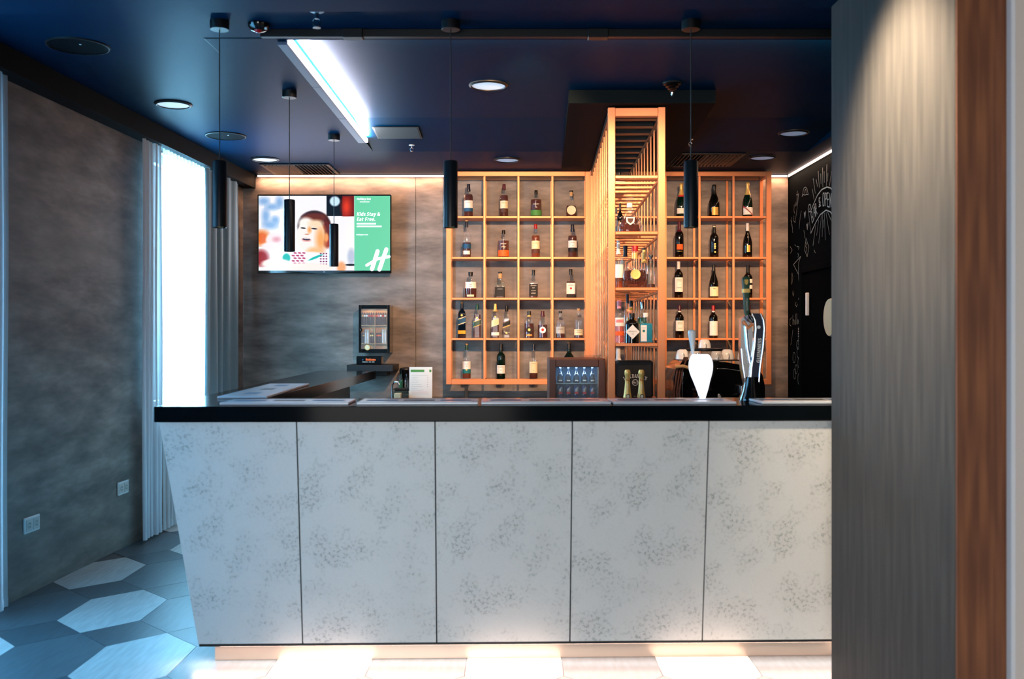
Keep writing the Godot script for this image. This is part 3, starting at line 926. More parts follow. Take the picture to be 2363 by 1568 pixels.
# ------------------------------------------------------------------ window dressing and sockets
func curtain(label: String, category: String, d0: float, d1: float, off: float, folds: float, amp: float, mm: Material, y0: float, group: String, flare := 0.0) -> void:
	var mid := (d0 + d1) / 2
	var t := thing(category.replace(" ", "_"), label, category, Vector3(left_wall_x(mid), 0, -mid), -atan(0.0465), group)
	var st := SurfaceTool.new()
	st.begin(Mesh.PRIMITIVE_TRIANGLES)
	st.set_smooth_group(0)
	var n := int(folds * 14)
	var rows := 10
	var pos := func(i, k):
		var u := float(k) / n
		var v := float(i) / rows
		var ph: float = u * folds * TAU + 0.5 * sin(u * 9.0 + off * 40.0)
		var am: float = amp * (0.75 + 0.25 * sin(u * 23.0)) * (0.72 + 0.28 * v)
		var x: float = off + am * sin(ph) + 0.004 * sin(v * 7.0 + u * 12.0)
		var z: float = (d1 - d0) * (0.5 - u) + 0.35 * am * sin(2.0 * ph) + flare * v * (0.5 - u)
		return Vector3(x, lerpf(2.868, y0, v), z)
	for i in rows:
		for k in n:
			var q := [pos.call(i, k), pos.call(i, k + 1), pos.call(i + 1, k + 1), pos.call(i + 1, k)]
			for idx in [0, 1, 2, 0, 2, 3]:
				st.add_vertex(q[idx])
	st.index()
	st.generate_normals()
	put(t, "cloth", st.commit(), mm)
	# weighted hem
	var hem := SurfaceTool.new()
	hem.begin(Mesh.PRIMITIVE_TRIANGLES)
	hem.set_smooth_group(0)
	for k in n:
		var a: Vector3 = pos.call(rows, k)
		var b: Vector3 = pos.call(rows, k + 1)
		for v in [a + Vector3(0.002, 0.05, 0), b + Vector3(0.002, 0.05, 0), b + Vector3(0.002, 0, 0), a + Vector3(0.002, 0.05, 0), b + Vector3(0.002, 0, 0), a + Vector3(0.002, 0, 0)]:
			hem.add_vertex(v)
	hem.index()
	hem.generate_normals()
	put(t, "hem", hem.commit(), mm)

func build_window_dressing() -> void:
	curtain("white sheer curtain glowing in front of the far window", "sheer curtain", 7.27, 8.2, 0.062, 13.0, 0.016, M.sheer, 0.02, "sheer curtains")
	curtain("gathered edge of white sheer hanging against the dark wall", "sheer curtain", 6.90, 7.24, 0.07, 5.0, 0.022, M.sheer_gathered, 0.02, "sheer curtains", 0.0)
	curtain("grey blue velvet drape hanging beside the far window", "drape", 8.12, 8.98, 0.065, 5.0, 0.034, M.drape, 0.02, "")
	curtain("sheer curtain cut off by the picture's edge", "sheer curtain", 3.2, 5.23, 0.07, 16.0, 0.024, M.sheer, 0.02, "sheer curtains")
	for s in [[71, 1210, "double wall socket low on the dark wall, nearer the camera"], [282, 1126, "double wall socket low on the dark wall, beside the gathered sheer"]]:
		var d: float = -3.0325 / ((s[0] - CX) / F - 0.0465)
		var y: float = EYE - (s[1] - CY) * d / F
		var t := thing("wall_socket", s[2], "socket", Vector3(left_wall_x(d), y, -d), -atan(0.0465), "wall sockets")
		bar(t, "plate", Vector3(0.0005, -0.045, -0.08), Vector3(0.01, 0.045, 0.08), M.white_plastic)
		for z in [-0.037, 0.037]:
			put(t, "insert", cbox(Vector3(0.004, 0.066, 0.062), 0.001), M.trim_white, Vector3(0.0115, 0, z))
			put(t, "well", cyl(0.02, 0.003, 18), M.paper_grey, Vector3(0.013, 0, z), Vector3(0, 0, -PI / 2))
			for h in [-0.0095, 0.0095]:
				put(t, "hole", cyl(0.0035, 0.002, 8), M.black_paint, Vector3(0.0155, h, z), Vector3(0, 0, -PI / 2))

# ------------------------------------------------------------------ the bar
func build_bar() -> void:
	# its own frame: x along the front, z towards the room, turned a little against the back wall
	var turn := 0.0245
	var b := thing("bar_counter", "pale concrete-look bar counter leaning outwards under a black stone top", "bar counter", Vector3(0, 0, -4.245), turn)
	var x0 := -1.563
	var x1 := 2.6
	# black stone tops
	bar(b, "countertop", Vector3(x0, 1.10, -0.54), Vector3(x1, 1.168, 0.0), M.stone_black, 0.003)
	put(b, "return_countertop", hexa([Vector3(-1.585, 1.10, -4.15), Vector3(-1.10, 1.10, -4.15), Vector3(-1.205, 1.10, -0.5405), Vector3(-1.563, 1.10, -0.5405)], [Vector3(-1.585, 1.168, -4.15), Vector3(-1.10, 1.168, -4.15), Vector3(-1.205, 1.168, -0.5405), Vector3(-1.563, 1.168, -0.5405)]), M.stone_black)
	# leaning front panels with dark joints
	var ztop := -0.018
	var zbot := -0.155
	var ybot := 0.092
	var xt := [-1.545, -0.953, -0.352, 0.249, 0.850, 1.451, 2.052, 2.59]
	for k in 7:
		var a0: float = xt[k] + (0.0 if k == 0 else 0.003)
		var a1: float = xt[k + 1] - 0.003
		var lean := 0.128 if k == 0 else 0.0
		var top := [Vector3(a0, 1.098, ztop), Vector3(a1, 1.098, ztop), Vector3(a1, 1.098, ztop - 0.02), Vector3(a0, 1.098, ztop - 0.02)]
		var bot := [Vector3(a0 + lean, ybot, zbot), Vector3(a1, ybot, zbot), Vector3(a1, ybot, zbot - 0.02), Vector3(a0 + lean, ybot, zbot - 0.02)]
		var m := hexa(bot, top)
		var o := put(b, "front_panel", panel_uv(m, Vector2(0.37 * (k % 3), 0.21 * (k % 2))), M.bar_panel)
		o.set_meta("label", "pale speckled panel")
	# body behind the panels, end panel and plinth
	put(b, "body", hexa([Vector3(-1.37, ybot + 0.004, -0.50), Vector3(x1 - 0.01, ybot + 0.004, -0.50), Vector3(x1 - 0.01, ybot + 0.004, zbot - 0.024), Vector3(-1.37, ybot + 0.004, zbot - 0.024)], [Vector3(-1.50, 1.097, -0.50), Vector3(x1 - 0.01, 1.097, -0.50), Vector3(x1 - 0.01, 1.097, ztop - 0.024), Vector3(-1.50, 1.097, ztop - 0.024)]), M.black_paint)
	put(b, "end_panel", panel_uv(hexa([Vector3(-1.395, ybot, -4.1), Vector3(-1.375, ybot, -4.1), Vector3(-1.375, ybot, zbot - 0.022), Vector3(-1.395, ybot, zbot - 0.022)], [Vector3(-1.53, 1.098, -4.1), Vector3(-1.51, 1.098, -4.1), Vector3(-1.51, 1.098, ztop - 0.022), Vector3(-1.53, 1.098, ztop - 0.022)]), Vector2(0.1, 0.1)), M.bar_panel)
	put(b, "return_body", hexa([Vector3(-1.37, 0.0, -4.0), Vector3(-1.28, 0.0, -4.0), Vector3(-1.28, 0.0, -0.54), Vector3(-1.37, 0.0, -0.54)], [Vector3(-1.50, 1.098, -4.0), Vector3(-1.30, 1.098, -4.0), Vector3(-1.30, 1.098, -0.54), Vector3(-1.50, 1.098, -0.54)]), M.black_paint)
	bar(b, "underside_rail", Vector3(-1.414, 0.080, zbot - 0.06), Vector3(2.59, 0.0915, zbot + 0.0), M.black_paint, 0.001)
	bar(b, "kick_plate", Vector3(-1.36, 0.0, zbot - 0.07), Vector3(2.59, 0.0795, zbot - 0.055), M.steel_kick, 0.002)
	bar(b, "led_strip", Vector3(-1.33, 0.070, zbot - 0.052), Vector3(2.5, 0.079, zbot - 0.03), M.led_floor, 0.001)
	bar(b, "plinth", Vector3(-1.35, 0.0, -0.48), Vector3(2.59, 0.09, zbot - 0.071), M.black_paint)

	# printed bar mats along the front edge and on the return
	var ax := Vector3(cos(turn), 0, -sin(turn))
	var az := Vector3(sin(turn), 0, cos(turn))
	var o := Vector3(0, 1.168, -4.245)
	var spans := [[-1.30, -0.735, "at the bar corner"], [-0.70, -0.165, "before the menu card"], [-0.15, 0.425, "before the small fridge"], [0.435, 0.985, "before the glowing beer tap"], [1.10, 1.60, "beyond the tall beer tap"]]
	for s in spans:
		var c: Vector3 = o + ax * ((s[0] + s[1]) / 2) + az * (-0.19)
		var t := thing("bar_mat", "pale printed bar mat lying on the black top " + s[2], "bar mat", c, turn, "printed bar mats")
		bar_mat(t, s[1] - s[0])
	var c2: Vector3 = o + ax * (-1.325) + az * (-1.12)
	var t2 := thing("bar_mat", "pale printed bar mat lying along the return counter", "bar mat", c2, turn + PI / 2 + 0.02, "printed bar mats")
	bar_mat(t2, 1.22)

func bar_mat(t: Node3D, length: float) -> void:
	var h := length / 2
	bar(t, "mat", Vector3(-h, 0.0005, -0.12), Vector3(h, 0.012, 0.12), M.rubber_grey, 0.004)
	bar(t, "print", Vector3(-h + 0.03, 0.012, -0.10), Vector3(h - 0.03, 0.0128, 0.10), M.print_gloss, 0.0003)
	for s in [-0.62, 0.0, 0.62]:
		bar(t, "logo_block", Vector3(s * h - 0.07, 0.0128, -0.035), Vector3(s * h + 0.07, 0.0133, 0.035), M.paper_blue if s != 0.0 else M.paper_black, 0.0002)

func panel_uv(m: ArrayMesh, off: Vector2) -> ArrayMesh:
	var arr := m.surface_get_arrays(0)
	var v: PackedVector3Array = arr[Mesh.ARRAY_VERTEX]
	var n: PackedVector3Array = arr[Mesh.ARRAY_NORMAL]
	var uv := PackedVector2Array()
	for k in v.size():
		uv.append(Vector2((v[k].z if absf(n[k].x) > 0.6 else v[k].x), -v[k].y) * 0.95 + off)
	arr[Mesh.ARRAY_TEX_UV] = uv
	var out := ArrayMesh.new()
	out.add_surface_from_arrays(Mesh.PRIMITIVE_TRIANGLES, arr)
	return out

# ------------------------------------------------------------------ racks and tower
const SHELF_Y := [499.0, 593.5, 687.5, 781.0]

func ry(py: float) -> float:
	return EYE - (py - CY) / 250.0

func rack(x0px: float, label: String) -> void:
	var x0 := (x0px - CX) / 250.0
	var wd := 333.0 / 250.0
	var yb := ry(888.0)
	var yt := 2.985
	var t := thing("bottle_rack", label, "bottle rack", Vector3(x0, yb, -9.0), 0.0, "copper wall racks")
	var h := yt - yb
	var fw := 0.048
	for s in [0.0, wd - fw]:
		bar(t, "stile", Vector3(s, 0, -0.03), Vector3(s + fw, h, 0), M.copper, 0.003)
		bar(t, "rear_stile", Vector3(s + 0.008, 0.01, -0.295), Vector3(s + fw - 0.008, h - 0.01, -0.275), M.copper, 0.002)
	for e in [[0.0, 0.048], [h - 0.044, h]]:
		bar(t, "rail", Vector3(fw, e[0], -0.03), Vector3(wd - fw, e[1], 0), M.copper, 0.003)
		bar(t, "rear_rail", Vector3(fw, e[0] + 0.006, -0.295), Vector3(wd - fw, e[1] - 0.006, -0.275), M.copper, 0.002)
		for s in [0.004, wd - fw + 0.004]:
			bar(t, "side_rail", Vector3(s, e[0] + 0.004, -0.275), Vector3(s + fw - 0.008, e[1] - 0.004, -0.03), M.copper, 0.002)
	var px := [356.0, 434.0, 512.0]
	for k in 3:
		var x: float = [88.5, 167.0, 245.5][k] / 250.0
		bar(t, "divider", Vector3(x - 0.010, 0.048, -0.022), Vector3(x + 0.010, h - 0.044, -0.002), M.copper, 0.002)
		bar(t, "rear_divider", Vector3(x - 0.010, 0.048, -0.293), Vector3(x + 0.010, h - 0.044, -0.277), M.copper, 0.002)
	for sy in SHELF_Y:
		var y: float = ry(sy) - yb
		var edges := [0.048, 88.5 / 250.0 - 0.010, 88.5 / 250.0 + 0.010, 167.0 / 250.0 - 0.010, 167.0 / 250.0 + 0.010, 245.5 / 250.0 - 0.010, 245.5 / 250.0 + 0.010, wd - 0.048]
		for k in 4:
			bar(t, "shelf", Vector3(edges[2 * k], y - 0.018, -0.27), Vector3(edges[2 * k + 1], y, -0.001), M.copper, 0.002)
	bar(t, "leg", Vector3(0.17, -0.129, -0.06), Vector3(0.20, -0.001, -0.03), M.black_paint)

func build_racks() -> void:
	rack(1029.5, "copper grid rack of spirit bottles on the back wall beside the television")
	rack(1447.5, "copper grid rack of wine and champagne bottles next to the chalkboard wall")
	# tower: a slatted copper shelf running from the back wall towards the bar
	var th := 0.0285
	var t := thing("shelf_tower", "tall slatted copper shelf tower full of bottles, reaching the ceiling", "shelf", Vector3(0.609, 0.93, -6.43), -th)
	var wd := 0.377
	var dp := 2.52
	var h := 2.978 - 0.93
	for x in [0.0, wd - 0.048]:
		bar(t, "post", Vector3(x, 0, -0.05), Vector3(x + 0.048, h, 0), M.copper, 0.003)
		bar(t, "post", Vector3(x, 0, -dp), Vector3(x + 0.048, h, -dp + 0.05), M.copper, 0.003)
	bar(t, "top_rail", Vector3(0.048, h - 0.06, -0.05), Vector3(wd - 0.048, h - 0.004, 0), M.copper, 0.003)
	bar(t, "top_rail", Vector3(0.048, h - 0.06, -dp), Vector3(wd - 0.048, h - 0.004, -dp + 0.05), M.copper, 0.003)
	for x in [0.004, wd - 0.034]:
		bar(t, "top_side_rail", Vector3(x, h - 0.05, -dp + 0.05), Vector3(x + 0.03, h - 0.008, -0.05), M.steel_dark, 0.002)
	var levels := [1.05, 1.42, 1.789, 2.159, 2.529]
	for s in 2:
		for k in 10:
			var z := -0.05 - (k + 1) * (dp - 0.1) / 11.0
			var x := 0.014 if s == 0 else wd - 0.024
			bar(t, "slat", Vector3(x, 0.01, z - 0.014), Vector3(x + 0.010, h - 0.052, z + 0.014), M.copper, 0.002)
		for ly in levels:
			var y: float = ly - 0.93
			var x := 0.0285 if s == 0 else wd - 0.0445
			bar(t, "side_rail", Vector3(x, y - 0.035, -dp + 0.05), Vector3(x + 0.016, y - 0.018, -0.05), M.copper, 0.002)
	for ly in levels:
		var y: float = ly - 0.93
		bar(t, "shelf_rail", Vector3(0.048, y - 0.02, -0.03), Vector3(wd - 0.048, y, -0.004), M.copper, 0.003)
		for k in 12:
			var z := -0.11 - k * 0.2
			bar(t, "shelf_slat", Vector3(0.03, y - 0.017, z - 0.035), Vector3(wd - 0.03, y, z + 0.035), M.copper, 0.002)
	for k in 10:
		var z := -0.16 - k * 0.24
		bar(t, "top_slat", Vector3(0.035, h - 0.049, z - 0.04), Vector3(wd - 0.035, h - 0.02, z + 0.04), M.steel_dark, 0.002)

	# low cabinets behind the bar that carry all this
	var cab := thing("back_bar_cabinet", "dark cabinet under the copper shelf tower", "cabinet", Vector3(0.0, 0.0, 0.0))
	put(cab, "carcass", slab([Vector2(0.60, 6.02), Vector2(1.06, 6.02), Vector2(1.12, 8.58), Vector2(0.66, 8.58)], 0.0, 0.89), M.black_paint)
	put(cab, "worktop", slab([Vector2(0.60, 6.0), Vector2(1.07, 6.0), Vector2(1.13, 8.59), Vector2(0.66, 8.59)], 0.8905, 0.93), M.stone_black)
	var wk := thing("coffee_counter", "dark work counter carrying the coffee machine", "counter", Vector3(0, 0, 0))
	put(wk, "carcass", slab([Vector2(1.09, 6.62), Vector2(2.55, 6.62), Vector2(2.55, 7.5), Vector2(1.115, 7.5)], 0.0, 0.87), M.black_paint)
	put(wk, "worktop", slab([Vector2(1.085, 6.6), Vector2(2.56, 6.6), Vector2(2.56, 7.51), Vector2(1.11, 7.51)], 0.8705, 0.91), M.stone_black)
	var fc := thing("fridge_cabinet", "low dark cabinet carrying the small fridge", "cabinet", Vector3(0, 0, 0))
	put(fc, "carcass", slab([Vector2(0.2, 6.55), Vector2(0.598, 6.55), Vector2(0.598, 7.05), Vector2(0.2, 7.05)], 0.0, 0.74), M.black_paint)
	var bc := thing("back_counter", "dark counter along the back wall below the racks", "counter", Vector3(0, 0, 0))
	bar(bc, "carcass", Vector3(-1.12, 0.0, -9.29), Vector3(2.58, 0.85, -8.63), M.black_paint)
	bar(bc, "worktop", Vector3(-1.14, 0.851, -9.298), Vector3(2.60, 0.885, -8.60), M.stone_black, 0.003)

# ------------------------------------------------------------------ bottles
const SHAPES := {
	"whisky": [[0, .9], [.015, 1], [.60, 1], [.65, .97], [.70, .80], [.735, .52], [.77, .37], [.82, .43], [.87, .37], [.92, .34], [1, .34]],
	"wine": [[0, .92], [.02, 1], [.60, 1], [.66, .95], [.71, .75], [.75, .45], [.79, .36], [1, .35]],
	"burgundy": [[0, .92], [.02, 1], [.42, 1], [.52, .9], [.62, .68], [.70, .46], [.77, .34], [1, .31]],
	"champagne": [[0, .92], [.02, 1], [.40, 1], [.50, .92], [.62, .66], [.72, .43], [.80, .32], [.90, .30], [.93, .36], [.97, .36], [1, .28]],
	"slim": [[0, .92], [.02, 1], [.30, 1], [.38, .85], [.46, .62], [.58, .46], [.74, .35], [.88, .32], [.905, .42], [.97, .42], [1, .34]],
	"bourbon": [[0, .9], [.02, 1], [.60, 1], [.68, .93], [.75, .70], [.79, .42], [.82, .28], [1, .26]],
	"pear": [[0, .9], [.03, 1], [.38, 1], [.5, .88], [.62, .60], [.70, .40], [.78, .28], [1, .28]],
	"square": [[0, .95], [.01, 1], [.70, .93], [.76, .84], [.80, .60], [.84, .40], [1, .34]],
	"jug": [[0, .95], [.02, 1], [.60, 1], [.64, .92], [.69, .6], [.73, .36], [1, .36]],
	"flask": [[0, .90], [.02, .97], [.55, 1], [.63, .95], [.70, .72], [.76, .40], [.80, .30], [1, .30]],
	"apothecary": [[0, 1], [.62, 1], [.72, .86], [.77, .5], [.80, .34], [1, .38]],
	"tall": [[0, .92], [.02, 1], [.56, 1], [.63, .92], [.70, .62], [.76, .36], [.86, .30], [1, .30]],
	"round": [[0, .35], [.02, .45], [.10, .80], [.22, .98], [.32, 1], [.42, .94], [.54, .68], [.62, .34], [.68, .24], [1, .24]],
	"decanter": [[0, .90], [.03, .98], [.12, 1], [.30, .86], [.48, .60], [.62, .36], [.72, .25], [.86, .24], [.90, .34], [.97, .40], [1, .36]],
}

func radius_at(shape: String, f: float) -> float:
	var s: Array = SHAPES[shape]
	for k in s.size() - 1:
		if f <= s[k + 1][0]:
			return lerpf(s[k][1], s[k + 1][1], (f - s[k][0]) / (s[k + 1][0] - s[k][0]))
	return s[-1][1]

func q_at(o: Dictionary, f: float) -> float:
	var q: float = o.get("q", 0.0)
	return q * clampf((0.80 - f) / 0.12, 0.0, 1.0)

# o: shape, glass, liquid, fill, cap, cap_from, marks [[material, y0, y1, half angle, slope]], text [[string, y, height, material]]
func bottle(label: String, base: Vector3, height: float, r: float, o: Dictionary, group: String) -> Node3D:
	var t := thing("bottle", label, "bottle", base, 0.0, group)
	var shape: String = o.shape
	var flat: float = o.get("flat", 1.0)
	var prof := []
	for p in SHAPES[shape]:
		var k: float = lerpf(flat, 1.0, clampf((p[0] - 0.62) / 0.15, 0.0, 1.0))
		prof.append([p[1] * r, p[1] * r * k, p[0] * height, q_at(o, p[0])])
	put(t, "glass", loft(prof, 22), o.glass)
	if o.get("liquid"):
		var fill: float = o.get("fill", 0.6)
		var lq := []
		for p in SHAPES[shape]:
			if p[0] < fill:
				lq.append([p[1] * r * 0.93, p[1] * r * flat * 0.93, maxf(p[0] * height, 0.006), q_at(o, p[0])])
		var rf := radius_at(shape, fill) * r * 0.93
		lq.append([rf, rf * flat, fill * height, q_at(o, fill)])
		put(t, "liquid", loft(lq, 18), o.liquid)
	if o.get("cap"):
		var cf: float = o.get("cap_from", 0.84)
		var cp := []
		for f in [cf, cf + 0.004]:
			cp.append([radius_at(shape, f) * r + 0.0012, radius_at(shape, f) * r + 0.0012, f * height, 0.0])
		for p in SHAPES[shape]:
			if p[0] > cf + 0.006 and p[0] < 0.99:
				cp.append([p[1] * r + 0.0012, p[1] * r + 0.0012, p[0] * height, 0.0])
		var tr: float = o.get("cap_r", radius_at(shape, 1.0)) * r + 0.0012
		cp.append([tr, tr, height * 0.995, 0.0])
		cp.append([tr * 0.92, tr * 0.92, height + 0.0015, 0.0])
		put(t, "cap", loft(cp, 18), o.cap)
		if o.has("stopper"):
			put(t, "stopper", lathe([[r * 0.30, height + 0.0016], [r * 0.36, height + 0.003], [r * 0.36, height + 0.014], [r * 0.30, height + 0.016]], 16), o.stopper)
	var paper: Node3D = t
	for m in o.get("marks", []):
		var rr := radius_at(shape, m[1]) * r
		var r1 := radius_at(shape, m[2]) * r
		var lb := put(t, "label", patch(rr, rr * flat, m[1] * height, m[2] * height, m[3], q_at(o, m[1]), m[4] if m.size() > 4 else 0.0, r1), m[0])
		if paper == t:
			paper = lb
	for f in o.get("lines", []):
		var rl := radius_at(shape, f) * r + 0.0008
		put(paper, "print_line", patch(rl, rl * flat, f * height, f * height + 0.004, 0.55, q_at(o, f)), M.paper_print)
	for x in o.get("text", []):
		var rr := radius_at(shape, x[1]) * r * flat + 0.0022
		letters(paper, x[0], x[2], Vector3(0, x[1] * height, rr), x[3], {"bend": 0.0 if o.get("q", 0.0) > 0 else rr, "weight": 700, "font": "Droid Serif" if x.size() > 4 else "Droid Sans"})
	var lift := 0.0006
	for e in o.get("seal", []):
		# round or shield shaped label: outline disc standing on the front
		var rr := radius_at(shape, e[1]) * r * flat
		put(t, "seal", lathe([[e[2], 0.0], [e[2], 0.0015]], 24), e[0], Vector3(0, e[1] * height, rr + lift), Vector3(PI / 2, 0, 0))
		lift += 0.0012
	return t

func rack_bottle(label: String, px: float, base_py: float, top_py: float, wpx: float, o: Dictionary) -> void:
	var d := 9.11
	var k := d / F
	var y := ry(888.0) + 0.0485
	for sy in SHELF_Y:
		if absf(sy - base_py) < 4.0:
			y = ry(sy)
	var p := Vector3((px - CX) * k, y + 0.0005, -d)
	var top := EYE - (top_py - CY) * k
	bottle(label, p, top - y, wpx * k * 0.5, o, "bottles in the copper wall racks")

func tower_bottle(label: String, px: float, py_top: float, level: float, wpx: float, d: float, o: Dictionary) -> void:
	var k := d / F
	var p := Vector3((px - CX) * k, level + 0.0005, -d)
	bottle(label, p, EYE - (py_top - CY) * k - level, wpx * k * 0.5, o, "bottles in the shelf tower")

func build_bottles() -> void:
	var wide := 1.15
	# ---- spirit rack, top shelf
	rack_bottle("dark amber whisky bottle with navy capsule, top shelf cell half behind the pendant", 1081, 499, 426, 22, {"shape": "whisky", "glass": M.glass_clear, "liquid": M.amber_red, "fill": 0.69, "cap": M.foil_navy, "cap_from": 0.78, "marks": [[M.paper_white, 0.27, 0.50, wide], [M.paper_blue, 0.17, 0.265, wide]], "text": [["GLENLIVET", 0.43, 0.0055, M.paper_black, 1]]})
	rack_bottle("amber whisky bottle with plum capsule and cream label on the top shelf", 1163, 499, 426, 20, {"shape": "whisky", "glass": M.glass_clear, "liquid": M.amber_deep, "fill": 0.66, "cap": M.foil_plum, "cap_from": 0.83, "marks": [[M.paper_cream, 0.26, 0.49, wide], [M.paper_brown, 0.14, 0.255, wide]], "text": [["GLENLIVET", 0.42, 0.005, M.paper_black, 1]]})
	rack_bottle("broad bourbon bottle with a green band label on the top shelf", 1237, 499, 440, 26, {"shape": "bourbon", "glass": M.glass_clear, "liquid": M.amber_deep, "fill": 0.66, "flat": 0.72, "cap": M.foil_black, "cap_from": 0.86, "marks": [[M.paper_green, 0.05, 0.26, 1.2]], "text": [["BULLEIT", 0.48, 0.010, M.paper_cream], ["RYE", 0.36, 0.008, M.paper_cream]]})
	rack_bottle("round shouldered bottle with an oval cream label and black stopper, top shelf by the tower", 1318, 499, 444, 24, {"shape": "pear", "glass": M.glass_clear, "liquid": M.amber_deep, "fill": 0.46, "flat": 0.8, "cap": M.cork, "cap_from": 0.84, "stopper": M.foil_black, "seal": [[M.paper_cream, 0.27, 0.042]]})
	# ---- second shelf
	rack_bottle("pale clear bottle with a blue label and cork, second shelf below the pendant", 1077, 593.5, 512, 21, {"shape": "tall", "glass": M.glass_clear, "liquid": M.amber_deep, "fill": 0.42, "cap": M.foil_navy, "cap_from": 0.84, "stopper": M.cork, "marks": [[M.paper_blue, 0.25, 0.38, 1.2], [M.paper_white, 0.09, 0.19, 0.8]]})
	rack_bottle("broad bourbon bottle with an orange band label on the second shelf", 1162, 593.5, 532, 26, {"shape": "bourbon", "glass": M.glass_clear, "liquid": M.amber_deep, "fill": 0.62, "flat": 0.72, "cap": M.foil_black, "cap_from": 0.86, "marks": [[M.paper_orange, 0.05, 0.27, 1.2]], "text": [["BULLEIT", 0.50, 0.010, M.paper_cream], ["BOURBON", 0.39, 0.007, M.paper_cream]]})
	rack_bottle("amber whisky bottle with red capsule and cream label on the second shelf", 1236, 593.5, 518, 20, {"shape": "whisky", "glass": M.glass_clear, "liquid": M.amber, "fill": 0.66, "cap": M.foil_red, "cap_from": 0.86, "marks": [[M.paper_cream, 0.26, 0.50, wide], [M.paper_brown, 0.14, 0.25, wide]], "text": [["GLENLIVET", 0.43, 0.005, M.paper_black, 1]]})
	rack_bottle("amber whisky bottle with navy capsule and navy band, second shelf by the tower", 1321, 593.5, 519, 21, {"shape": "whisky", "glass": M.glass_clear, "liquid": M.amber_deep, "fill": 0.66, "cap": M.foil_navy, "cap_from": 0.78, "marks": [[M.paper_white, 0.30, 0.51, wide], [M.paper_black, 0.18, 0.295, wide]], "text": [["GLENLIVET", 0.45, 0.005, M.paper_black, 1], ["18", 0.36, 0.008, M.paper_brown]]})
	# ---- third shelf
	rack_bottle("flat shouldered bourbon flask with white label over half amber liquid, third shelf", 1086, 687.5, 629, 29, {"shape": "flask", "glass": M.glass_clear, "liquid": M.amber_red, "fill": 0.38, "flat": 0.6, "cap": M.foil_black, "cap_from": 0.84, "cap_r": 0.36, "marks": [[M.paper_white, 0.38, 0.62, 1.1], [M.paper_cream, 0.05, 0.13, 0.6]], "text": [["WOODFORD", 0.52, 0.008, M.paper_black], ["RESERVE", 0.44, 0.006, M.paper_black]]})
	rack_bottle("square decanter bottle with a black shield label on the third shelf", 1154, 687.5, 632, 24, {"shape": "jug", "q": 1.0, "glass": M.glass_smoke, "liquid": M.amber_deep, "fill": 0.30, "cap": M.cork, "cap_from": 0.80, "stopper": M.foil_black, "marks": [[M.paper_black, 0.06, 0.44, 0.72]], "text": [["JACK DANIEL'S", 0.36, 0.005, M.paper_white]]})
	rack_bottle("square bottle with a tall black label of white lettering on the third shelf", 1231, 687.5, 624, 19, {"shape": "jug", "q": 1.0, "glass": M.glass_clear, "liquid": M.amber_deep, "fill": 0.48, "cap": M.foil_black, "cap_from": 0.80, "marks": [[M.paper_black, 0.08, 0.50, 1.25]], "text": [["JACK DANIEL'S", 0.44, 0.0055, M.paper_white], ["No.7", 0.36, 0.007, M.paper_white], ["Tennessee", 0.26, 0.006, M.paper_white], ["WHISKEY", 0.17, 0.007, M.paper_white]]})
	rack_bottle("square bourbon bottle with white label and red seal, third shelf by the tower", 1317, 687.5, 622, 20, {"shape": "jug", "q": 0.9, "glass": M.glass_clear, "liquid": M.amber_deep, "fill": 0.58, "cap": M.foil_black, "cap_from": 0.80, "marks": [[M.paper_white, 0.14, 0.52, 1.25], [M.paper_black, 0.02, 0.11, 1.2]], "text": [["JIM BEAM", 0.44, 0.007, M.paper_black]], "seal": [[M.paper_red, 0.33, 0.010]]})
	# ---- fourth shelf: pairs
	rack_bottle("tall square bottle of dark blue glass with slanted label and yellow base label", 1066, 781, 701, 18, {"shape": "square", "q": 1.0, "glass": M.glass_navy, "cap": M.foil_navy, "cap_from": 0.86, "stopper": M.cork, "marks": [[M.paper_blue, 0.44, 0.56, 1.0, 0.36], [M.paper_cream, 0.57, 0.595, 1.0, 0.36], [M.paper_cream, 0.405, 0.43, 1.0, 0.36], [M.paper_yellow, 0.12, 0.22, 1.0]], "seal": [[M.foil_gold, 0.66, 0.010]]})
	rack_bottle("square whisky bottle with a slanted green label on the fourth shelf", 1101, 781, 703, 18, {"shape": "square", "q": 1.0, "glass": M.glass_clear, "liquid": M.amber_deep, "fill": 0.70, "cap": M.foil_green, "cap_from": 0.84, "marks": [[M.foil_green, 0.38, 0.50, 1.0, 0.36], [M.paper_gold, 0.505, 0.525, 1.0, 0.36], [M.paper_gold, 0.35, 0.37, 1.0, 0.36]], "seal": [[M.foil_gold, 0.60, 0.009]]})
	rack_bottle("square whisky bottle with a slanted gold label and gold capsule", 1143, 781, 702, 18, {"shape": "square", "q": 1.0, "glass": M.glass_clear, "liquid": M.amber_red, "fill": 0.40, "cap": M.foil_gold, "cap_from": 0.78, "marks": [[M.paper_cream, 0.36, 0.55, 1.0, 0.36], [M.paper_white, 0.08, 0.17, 1.0]], "seal": [[M.foil_gold, 0.62, 0.008]]})
	rack_bottle("square clear whisky bottle with a slanted black label and dark capsule", 1169, 781, 706, 18, {"shape": "square", "q": 1.0, "glass": M.glass_clear, "liquid": M.spirit_clear, "fill": 0.10, "cap": M.foil_black, "cap_from": 0.82, "marks": [[M.paper_black, 0.38, 0.49, 1.0, 0.36], [M.paper_gold, 0.35, 0.375, 1.0, 0.36], [M.paper_brown, 0.495, 0.52, 1.0, 0.36]], "seal": [[M.foil_gold, 0.16, 0.009]]})
